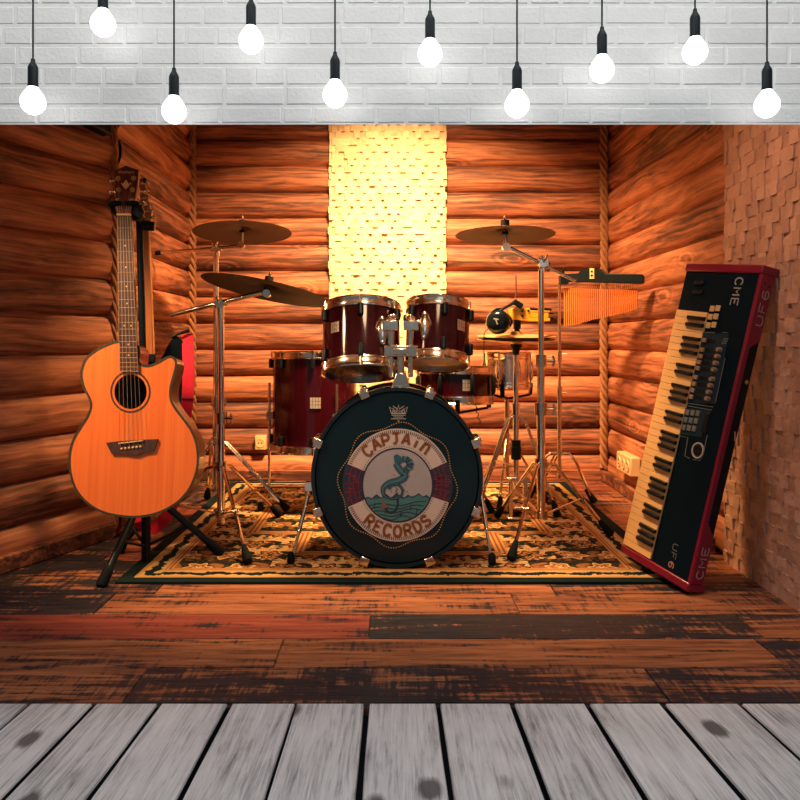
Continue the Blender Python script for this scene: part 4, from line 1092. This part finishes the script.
# bridge
m = MB(); m.prism([gp(*p, .009) for p in [(107,442.8),(120,441),(145,439.6),(158.6,439),(157,444),(154.5,451),(146,452),(139,455.2),(133,455),(126,453.5),(112.5,453.6)]], -gn*.009); m.build('bridge', ROSEW, ag, bevel=.002)
MB().beam(gp(120, 443.3, .0115), gp(144.5, 440.4, .0115), .004, .006, up=gn).build('saddle', BONE, ag)
sad = ((121.5, 443), (143.5, 440.6))
headpts = [(115.2,170.5),(121,168.5),(126.2,165.8),(132,168),(139,170.2),(137.8,184),(135.2,201),(132,209),(131.4,214.5),(118.8,214.5),(118.5,209),(116.2,201),(115.3,184)]
MB().prism([gp(*p, .004) for p in headpts], -gn*.018).build('headstock', HEADW, ag, bevel=.002)
peg = [(118.4, 179), (119, 190.2), (118.5, 201), (134, 178.6), (132.8, 190), (132.2, 201)]
for i, (px, py) in enumerate(peg):
    s = -1 if i < 3 else 1
    m = MB(); m.lathe([(0, .014), (.0035, .014), (.0035, .007), (.008, .0065), (.009, .004), (0, .004)], gp(px, py), gn, n=16); g = m.build('tuning_peg', GOLD, ag)
    ex = 113.5 if s < 0 else 139.5
    m = MB(); m.cyl(gp(ex, py+.6, -.008), gp(ex+s*3, py+.9, -.008), .0025, 8); m.ball(gp(ex+s*4.2, py+1, -.008), .0085, 10, 0, (.8, .55, 1)); m.build('tuner_button', BLACK if i == 3 else CHROME, g)
order = [2, 1, 0, 3, 4, 5]
for i in range(6):
    q = (i+.5)/6; a = lerp2((119.2, 215.5), (131.3, 215.5), i/5); b = lerp2(sad[0], sad[1], i/5); pg = peg[order[i]]
    MB().tube([gp(*pg, .008), gp(*a, .0145), gp(*b, .0155), gp(b[0]+.8, b[1]+5.6, .010)], .0006+.0002*(5-i)/5, 5).build('string', STEEL, ag)
    MB().ball(gp(122.8+i*3.75, 448.8-i*.42, .010), .0042, 10).build('bridge_pin', BONE, ag)
m = MB(); m.poly([(126.5,180),(129.8,185.2),(126,190),(122.8,185.2)], fn, 0, .004, .0008); m.ribbon([(121.8,183.5),(125.5,188.5),(126.2,186),(127,188.5),(131.2,183.3)], .55, fn, 0, .0045, .0008)
m.build('headstock_inlay', BONE, ag, smooth=False)
R = Matrix((V((1, 0, 0)), V((0, gn.z, -gn.y)), V((0, -gn.y, 0)))).transposed()
xa_ = V((1, 0, 0)); za_ = gn; ya_ = za_.cross(xa_)
Rm = Matrix((xa_, ya_, za_)).transposed().to_4x4(); Rm.translation = gp(126.8, 172.6, .0046)
font_mesh('headstock_lettering', 'Washburn', .0125, Rm, BONE, ag)

# multi guitar stand
PX, PY = G(146, 563).x, G(146, 563).y
gs = thing('guitar_stand', (PX, PY, 0), 'black floor stand holding the acoustic and the electric guitar', 'guitar stand')
def S(px, py, Y): return P(px, py, Y)
ptop = P(139, 205, PY); hub = V((PX, PY, .21))
m = MB(); m.tube([(PX, PY, .0), (PX, PY, .35)], .016, 14); m.tube([(PX, PY, .34), ptop], .012, 14); m.tube([V((PX, PY, .33)), V((PX, PY, .37))], .020, 14); m.build('pole', BLACKM, gs)
m = MB(); m.cyl((PX, PY, .19), (PX, PY, .25), .024, 16); m.build('hub', BLACK, gs)
for f in (G(100, 588), G(223, 557), G(119, 553)):
    f.z = .0 if not (RX0 < f.x < RX1 and RY0 < f.y < RY1) else RZ
    d = V((f.x-PX, f.y-PY, 0)).normalized()
    top = V((PX, PY, .235))+d*.03
    m = MB(); m.tube([top, f+(top-f).normalized()*.05], .0125, 12); g = m.build('leg', BLACKM, gs)
    dd = (top-f).normalized(); MB().tube([f+dd*.075, f+dd*.06, f+dd*.012, f+dd*.004], [.013, .0175, .0185, .014], 14).build('rubber_foot', RUBBER_AND_SHADE, g)
    MB().cyl(V((PX, PY, .06)), top.lerp(f, .5), .006, 8).build('brace', BLACKM, g)
# yoke of the front guitar
ym = gp(126, 212, -.03)
m = MB(); m.tube([P(139, 210, PY), gp(136, 214, -.05), gp(127, 214, -.03)], .012, 12)
m.tube(smooth_path([gp(114, 208, .014), gp(114, 212, -.012), gp(120, 215, -.032), gp(134, 215, -.032), gp(141, 212, -.012), gp(140.5, 208, .014)], 4), .0085, 12); g = m.build('yoke', BLACKM, gs)
for a, b in (((109.5, 205.2), (122.5, 204.2)), ((126.5, 204.2), (140.5, 204.8))):
    MB().tube([gp(a[0], a[1], .012), gp(*lerp2(a, b, .5), .014), gp(b[0], b[1], .012)], [.0075, .0095, .0075], 12).build('foam_pad', RUBBER_AND_SHADE, g)
MB().prism([gp(133, 206, .008), gp(140.5, 206, .008), gp(143, 216, .004), gp(138, 219, .0), gp(133, 215, .0)], -gn*.03).build('yoke_bracket', BLACK, gs, bevel=.004)
MB().tube([P(139, 222, PY), P(143, 227, PY+.02), P(155, 228, PY+.02)], [.012, .014, .011], 12).build('yoke', BLACKM, gs)
MB().tube([P(142, 222, PY+.06), P(143, 223, PY-.02), P(155, 225, PY-.02)], [.010, .012, .009], 12).build('yoke', BLACKM, gs)

# electric guitar behind, seen edge-on along its neck
YE = 2.785
def E_(px, py, dy=0): return P(px, py, YE+dy)
eg = thing('electric_guitar', E_(150, 508), 'black electric guitar with maple neck and red strap behind the acoustic guitar', 'guitar')
eol = [(142,364),(150,360),(158,362),(164,353),(169,343),(175,336.5),(181,339),(185,350),(186,365),(183.5,385),(180,405),(180,430),(183,455),(181,480),(168,497),(146,503),(124,498),(110,482),(108,460),(113,438),(117,420),(113,400),(112,382),(120,368),(133,370)]
eo = [(p[0], p[1]) for p in smooth_path(eol, 4, closed=True)]
MB().prism([E_(*p) for p in eo], V((0, .042, 0))).build('body', PIANO, eg, bevel=.006)
MB().prism([E_(140, 228, -.004), E_(148.5, 228, -.004), E_(153.5, 362, -.008), E_(141.5, 362, -.008)], V((0, .024, 0))).build('neck', MAPLE, eg, bevel=.003)
MB().prism([E_(141.3, 255, -.009), E_(142.8, 255, -.009), E_(145.5, 362, -.013), E_(143.5, 362, -.013)], V((0, .006, 0))).build('fretboard', ROSEW, eg)
MB().prism([E_(141, 229, .0), E_(148, 229, .0), E_(150.5, 222, .004), E_(151.5, 213, .01), E_(146, 190, .02), E_(143, 176, .026), E_(139.5, 179, .026), E_(140, 200, .016)], V((0, .016, 0))).build('headstock', MAPLE, eg, bevel=.002)
for i, (px, py) in enumerate(((144.5, 183), (145.5, 190.5), (146, 197.5), (147.5, 204.5), (149, 211), (150.5, 218))):
    m = MB(); m.cyl(E_(px-4, py+1, .004), E_(px+1, py, .004), .0035, 10); g = m.build('tuning_peg', CHROME, eg)
    MB().ball(E_(px+2.6, py-.4, .004), .0085, 10, 0, (1, .6, .8)).build('tuner_button', CHROME, g)
m = MB(); m.box(E_(150, 358, -.012), (.040, .018, .03)); m.build('neck_plate', BLACK, eg, bevel=.003)
# red strap
def strap_strip(pts, w):
    m = MB(); vs = []; P3 = [V(p) for p in smooth_path(pts, 5)]; n = len(P3)
    for i in range(n):
        tg = (P3[min(i+1, n-1)]-P3[max(i-1, 0)]).normalized(); sd = tg.cross(V((.12, -1, 0))).normalized()*w/2; nn = V((0, -.0015, 0))
        vs += [P3[i]-sd-nn, P3[i]+sd-nn, P3[i]+sd+nn, P3[i]-sd+nn]
    fs = [(4*i+a, 4*i+(a+1) % 4, 4*i+4+(a+1) % 4, 4*i+4+a) for i in range(n-1) for a in range(4)]+[(0,1,2,3), (4*n-4, 4*n-3, 4*n-2, 4*n-1)]
    return m.add(vs, fs)
sm = strap_strip([E_(187.5, 334, .02), E_(188, 345, .0), E_(188.5, 370, -.035), E_(187.5, 400, -.045), E_(183, 430, -.04), E_(179, 470, -.035), E_(172, 505, -.03), E_(160, 524, -.02), E_(147, 529, -.01), E_(139, 520, .0), E_(134, 500, -.012)], .042).build('strap', REDS, eg, label='red webbing strap')
MB().tube([E_(171, 337.5, -.004), E_(178, 334, -.008), E_(189, 330.5, .01)], [.004, .005, .007], 8).build('strap_end', BLACK, sm)
MB().box(E_(188, 399, -.052), (.046, .004, .004)).build('strap_stitch', BLACK, sm)

# ------------------------------------------------------------------ keyboard leaning at the right wall
KO = V((0.79294, 2.65735, 0.04854)); KW = V((.327088, -.939043, -.105883)).normalized(); KL = V((.211632, -.03641, .976671)).normalized(); KN = KW.cross(KL).normalized()
if KN.x > 0: KN = -KN
WW, LL, TT = .3375, 1.0288, .047
def kp(w, l, h=0.0): return KO+KW*w+KL*l+KN*h
def kuv(px, py, h=0.0):
    q = ray(px, py, KO+KN*h, KN)-KO; return q.dot(KW), q.dot(KL)
kb = thing('keyboard', kp(WW, 0, -TT), 'long black and crimson keyboard standing on end against the stone wall', 'keyboard')
def kprism(uv, h0, h1, m=None, mi=0):
    m = m or MB(); m.prism([kp(a, b, h1) for a, b in uv], KN*(h0-h1), mi); return m
CAP = .028
_, l_top = kuv(668, 308.5); _, l_bot = kuv(648, 564)
kprism([(.0, CAP), (WW, CAP), (WW, LL-CAP), (0, LL-CAP)], -TT, -.014).build('body', BLACK, kb, bevel=.003)
kprism([(-.004, 0), (WW, 0), (WW, CAP), (-.004, CAP)], -TT-.018, .006).build('end_cap', REDK, kb, bevel=.005)
kprism([(-.004, LL-CAP), (WW, LL-CAP), (WW, LL), (-.004, LL)], -TT-.018, .006).build('end_cap', REDK, kb, bevel=.005)
kw_, _ = kuv(649.5, 486)                                              # panel edge beside the keys
kwb = .150
kprism([(kwb, CAP), (WW-.012, CAP), (WW-.012, LL-CAP), (0, LL-CAP), (0, l_top+.002), (kwb, l_top+.002)], -.014, .0).build('panel', PANEL, kb, bevel=.002)
# crimson trim along the far edge, and the wide ends on the back side
kprism([(WW-.012, CAP), (WW, CAP), (WW, LL-CAP), (WW-.012, LL-CAP)], -.016, .0015).build('trim_strip', REDK, kb, bevel=.001)
def side(l, h, e=0.0): return kp(WW+e, l, h)
lt = kuv(750, 330)[1]; lb2 = kuv(712, 520)[1]
for pts in ([(LL-CAP, 0), (LL-CAP, -TT), (.80, -TT), (.775, -.014), (.775, 0)], [(CAP, 0), (CAP, -TT), (.175, -TT), (.22, -.014), (.22, 0)]):
    MB().prism([side(a, b, .002) for a, b in pts], -KW*.003).build('side_panel', REDK, kb)
# keys
l0, l1 = CAP+.003, l_top
nW = 36; kwid = (l1-l0)/nW
for i in range(nW):
    a = l1-kwid*i; MB().prism([kp(.0, a-.0006, .004), kp(kwb-.002, a-.0006, .004), kp(kwb-.002, a-kwid+.0006, .004), kp(.0, a-kwid+.0006, .004)], -KN*.018).build('white_key', KEYW, kb, bevel=.001)
for i in range(nW-1):
    if i % 7 in (2, 6): continue
    a = l1-kwid*(i+1); m = MB(); w0 = .062; hw = .0068
    lo = [kp(w0, a+hw, .004), kp(kwb-.002, a+hw, .004), kp(kwb-.002, a-hw, .004), kp(w0, a-hw, .004)]
    hi = [kp(w0+.008, a+hw*.75, .015), kp(kwb-.002, a+hw*.75, .015), kp(kwb-.002, a-hw*.75, .015), kp(w0+.008, a-hw*.75, .015)]
    m.add(lo+hi, [(0,3,2,1),(4,5,6,7),(0,1,5,4),(1,2,6,5),(2,3,7,6),(3,0,4,7)]); m.build('black_key', KEYB, kb, bevel=.001)
# controls, laid out in the plane of the panel
def kbox(px, py, w, l, h0, h1, name, mat, parent=None, bevel=.001):
    a, b = kuv(px, py); return kprism([(a-w/2, b-l/2), (a+w/2, b-l/2), (a+w/2, b+l/2), (a-w/2, b+l/2)], h0, h1).build(name, mat, parent or kb, bevel=bevel)
for px, py in ((700, 283), (698.5, 292)): kbox(px, py, .045, .014, 0, .007, 'wheel', BLACK, bevel=.003)
for px, py in ((712.8, 308.8), (718.4, 308.4), (710.8, 317), (716.4, 316.6), (708.8, 325.4), (714.4, 325.0)): kbox(px, py, .020, .019, 0, .004, 'drum_pad', PAD)
a0 = [kuv(*p) for p in ((701, 333), (729, 334), (715.5, 404), (687, 402))]
kprism(a0, 0, .0008).build('slider_panel', PANEL2, kb)
for i, py in enumerate((340.5, 350, 356.5, 362.5, 368.5, 377.5, 384, 390.5, 397)):
    px = 705.5-(py-340.5)*.232
    kbox(px+4.6, py+.4, .050, .013, .0008, .002, 'slider_slot', BLACK)
    kbox(px, py, .016, .014, .001, .008, 'slider', KNOB)
for i, py in enumerate((350, 356.8, 363.5, 370, 379.5, 386, 392.5, 399)):
    a, b = kuv(720.6-(py-350)*.235, py); m = MB(); m.lathe([(0, .013), (.0068, .013), (.0085, 0), (0, 0)], kp(a, b, .001), KN, n=16); m.build('knob', KNOB, kb)
m = MB()
for i in range(3):
    for j in range(2):
        a, b = kuv(725-i*1.0+j*2.6, 339+i*2.2); m.prism([kp(a-.004, b-.002, .0016), kp(a+.004, b-.002, .0016), kp(a+.004, b+.002, .0016), kp(a-.004, b+.002, .0016)], -KN*.001)
m.build('indicator', PRINTD, kb)
kf = lambda px, py, h=0.0: kp(*kuv(px, py), h)
for pts, w_, e_ in (([(685.5, 402.8), (713.5, 407)], .35, .0002), ([(684.6, 405.3), (712.3, 410.2)], .35, .0002), ([(705, 332.5), (715, 332.5)], .35, .0002), ([(722, 332.6), (728, 332.6)], .35, .0002),
                   ([(725.5, 358), (716, 402)], .3, .0012), ([(679.5, 436), (688, 437.5), (685, 456), (690, 458.5)], .3, .0002), ([(693, 459.5), (700, 460.5), (703.5, 455), (705.5, 444), (707.5, 435)], .3, .0002)):
    MB().ribbon(pts, w_, kf, 0, e_).build('panel_line', PRINTD, kb, smooth=False)
a0 = [kuv(*p) for p in ((684.2, 407.5), (711, 411), (701, 437), (679, 434))]
kprism(a0, 0, .0006).build('button_panel', PANEL2, kb)
for r in range(3):
    for c in range(3): kbox(688+c*5.2-r*1.9, 412.5+r*7.6+c*.5, .017, .018, 0, .004, 'button', PRINTD)
kbox(705.5, 423.5, .020, .062, 0, .002, 'display', BLACK)
a, b = kuv(698.3, 450.5)
m = MB(); m.lathe([(.021, .004), (.026, .004), (.026, 0), (.021, 0)], kp(a, b, .0), KN, n=32, close=True); m.build('dial_ring', PRINT, kb)
m = MB(); m.lathe([(0, .005), (.017, .005), (.020, 0), (0, 0)], kp(a, b, .0), KN, n=32); m.build('dial', BLACK, kb)
# lettering: CME and UF6, read with the keyboard lying flat (along -KL)
def kt(u, v, h=0.0): return kp(v, -u, h)                              # u runs down the keyboard, v across
def ktext(s, px, py, hgt, w, mat, name, lift=.0004, asp=1.15, gap=.3, outline=False):
    a, b = kuv(px, py); m = MB()
    text2d(m, s, (-b, a), (1, 0), (0, 1), hgt, kt, w, 0, lift, asp, gap); return m.build(name, mat, kb, smooth=False)
def ktext_r(s, px0, px1, hgt_u, w, mat, name):
    """letters that run upwards between two photograph points, tops to the left"""
    a0_, b0_ = kuv(*px0); a1_, b1_ = kuv(*px1); m = MB(); L = math.hypot(a1_-a0_, b1_-b0_); n = len(s)
    asp = L/(n*1.3*hgt_u)
    text2d(m, s, (b0_, a0_), ((b1_-b0_)/L, (a1_-a0_)/L), (-(a1_-a0_)/L*0, -1), hgt_u, lambda u, v, h=0.0: kp(v, u, h), w, 0, .0005, asp, .3*asp)
    return m.build(name, mat, kb, smooth=False)
ktext('CME', 736.5, 277.5, .030, .0022, PRINT, 'panel_lettering', asp=.82, gap=.26)
ktext('UF', 674.0, 543, .022, .0014, PRINTD, 'panel_lettering', asp=.95, gap=.3)
ktext('6', 669.8, 560.5, .022, .0018, PINKP, 'panel_numeral', asp=.95)
def sf(u, v, h=0.0): return kp(WW+.002+h, u, v)
def stext(s, l_a, l_b, h0, hgt, w, name):
    m = MB(); L = l_b-l_a; n = len(s); asp = L/(n*1.3*hgt)
    text2d(m, s, (l_a, h0), (1, 0), (0, 1), hgt, sf, w, 0, .0004, asp, .3*asp)
    m.build(name, PRINT, kb, smooth=False)
stext('UF6', .845, .965, -.038, .024, .0016, 'side_lettering')
stext('CME', .045, .155, -.038, .024, .0016, 'side_lettering')
m = MB()
for l, h in ((.975, -.014), (.968, -.034)): m.cyl(sf(l, h, 0), sf(l, h, .0016), .003, 10)
m.build('screw', BLACK, kb)
m = MB(); m.cyl(sf(.67, -.03, -.004), sf(.67, -.03, .003), .007, 12); m.box(sf(.50, -.035, 0), (.004, .006, .03)); m.build('socket_jack', CHROME_D, kb)

# ------------------------------------------------------------------ wall sockets, box on the wall
t = thing('power_socket', (XR-.045, 3.80, .125), 'cream triple power socket on the right log wall behind the keyboard', 'power socket')
y0, y1 = P(627.5, 0, 1).y, 0
MB().box((XR-.062, 3.80, .172), (.05, .235, .095)).build('housing', SOCK, t, bevel=.006)
for k in (-1, 0, 1):
    m = MB(); m.lathe([(0, .002), (.018, .002), (.026, .004), (.028, 0)], V((XR-.087, 3.80+k*.07, .172)), V((-1, 0, 0)), n=24); g = m.build('outlet', SOCK, t)
    m = MB()
    for dz in (-.010, .010): m.cyl(V((XR-.0885, 3.80+k*.07, .172+dz)), V((XR-.091, 3.80+k*.07, .172+dz)), .0035, 10)
    m.build('pin_hole', BLACK, g)
ys = YB-.045
c = P(261.5, 442, ys)
t = thing('power_socket', (c.x, ys, c.z-.04), 'cream single power socket on the back wall behind the floor tom', 'power socket')
MB().box((c.x, ys-.02, c.z), (.062, .04, .08)).build('housing', SOCK, t, bevel=.005)
m = MB(); m.lathe([(0, .002), (.017, .002), (.025, .004), (.027, 0)], V((c.x, ys-.04, c.z)), V((0, -1, 0)), n=24); g = m.build('outlet', SOCK, t)
m = MB()
for dx in (-.009, .009): m.cyl(V((c.x+dx, ys-.0415, c.z)), V((c.x+dx, ys-.044, c.z)), .0035, 10)
m.build('pin_hole', BLACK, g)
d = (C3-C2).normalized(); nrm = V((-d.y, d.x, 0))
def wall_at(px, e):                                       # point of the splayed wall seen at column px, e off the wall
    k = (px-CX)/F; q = C2+nrm*e; t_ = (k*q.y-q.x)/(d.x-k*d.y); return q+d*t_
pa, pb = wall_at(103, .045), wall_at(52, .045)
zb0 = H+(CY-137)*pa.y/F
t = thing('wall_speaker', (pa.x, pa.y, zb0), 'black box speaker high on the left log wall, cut by the white brick', 'speaker')
MB().prism([V((pa.x, pa.y, zb0)), V((pb.x, pb.y, zb0+.03)), V((pb.x, pb.y, zb0+.24)), V((pa.x, pa.y, zb0+.24))], nrm*.05).build('cabinet', BLACK, t, bevel=.006)
mid = (pa+pb)/2+nrm*.0505+V((0, 0, zb0+.13)); MB().lathe([(0, .0), (.03, -.001), (.06, .002), (.07, .002), (.07, -.001)], mid, nrm, n=32).build('driver', RUBBER_AND_SHADE, t)

# ------------------------------------------------------------------ lamps and added lights
def area(name, loc, target, size, energy, color, size_y=None, spread=None):
    l = bpy.data.lights.new(name, 'AREA'); l.energy = energy; l.color = color; l.size = size
    if size_y: l.shape = 'RECTANGLE'; l.size_y = size_y
    if spread: l.spread = spread
    o = bpy.data.objects.new(name, l); COL.objects.link(o); o.location = loc
    o.rotation_euler = (V(target)-V(loc)).to_track_quat('-Z', 'Y').to_euler(); return o
def spot(name, loc, target, energy, color, angle, blend=.5, size=.03):
    l = bpy.data.lights.new(name, 'SPOT'); l.energy = energy; l.color = color; l.spot_size = math.radians(angle); l.spot_blend = blend; l.shadow_soft_size = size
    o = bpy.data.objects.new(name, l); COL.objects.link(o); o.location = loc
    o.rotation_euler = (V(target)-V(loc)).to_track_quat('-Z', 'Y').to_euler(); return o
WARM = (1, .56, .23)
area('panel_washer_lamp', (-.04, YB-.55, 2.33), (-.04, YB-.04, 1.05), .40, 2.6, (1, .60, .26), .06, math.radians(80))
area('room_lamp', (.05, 3.05, 2.33), (.05, 3.95, .45), .35, 125, WARM, spread=math.radians(105))
spot('added_guitar_spot', (-1.40, 1.87, 1.46), (-.80, 2.46, .60), 122, (1, .58, .30), 56, .6, .12)  # added unseen spot behind the lintel, brightens the guitar front
spot('added_floor_spot', (.10, 1.87, 1.46), (-.12, 2.70, .0), 34, (1, .62, .36), 78, .9, .12)  # extra unseen spot put in to lift floor, rug and drum front
spot('added_stone_spot', (.35, 1.95, 2.22), (1.12, 2.40, .5), 55, (1, .62, .40), 70, .9, .1)  # unseen spot added to brighten the right stone cladding
# unseen fill in front of the opening
area('added_brick_fill', (0, .98, 2.36), (0, 1.66, 1.36), 2.8, 20.5, (1.0, .975, .93), .22)  # added fill above the view, whitens the brick and lights the deck
area('front_cool_fill', (.5, -.6, 1.9), (0, 2.8, .5), 1.6, 6, (.70, .89, 1.0))

w = bpy.data.worlds.new('World'); sc.world = w; w.use_nodes = True
bg = w.node_tree.nodes['Background']; bg.inputs[0].default_value = (.48, .49, .48, 1); bg.inputs[1].default_value = .24

cam = bpy.data.cameras.new('Camera'); co = bpy.data.objects.new('Camera', cam); COL.objects.link(co)
co.location = CAM; co.rotation_euler = (PI/2, 0, 0)
cam.sensor_width = 36; cam.lens = F/800*36
cam.shift_x = (400-CX)/800; cam.shift_y = -(400-CY)/800
cam.clip_start = .05
sc.camera = co
sc.view_settings.view_transform = 'Standard'; sc.view_settings.look = 'None'; sc.view_settings.exposure = 0.0; sc.view_settings.gamma = 1.0
sc.view_settings.use_curve_mapping = False
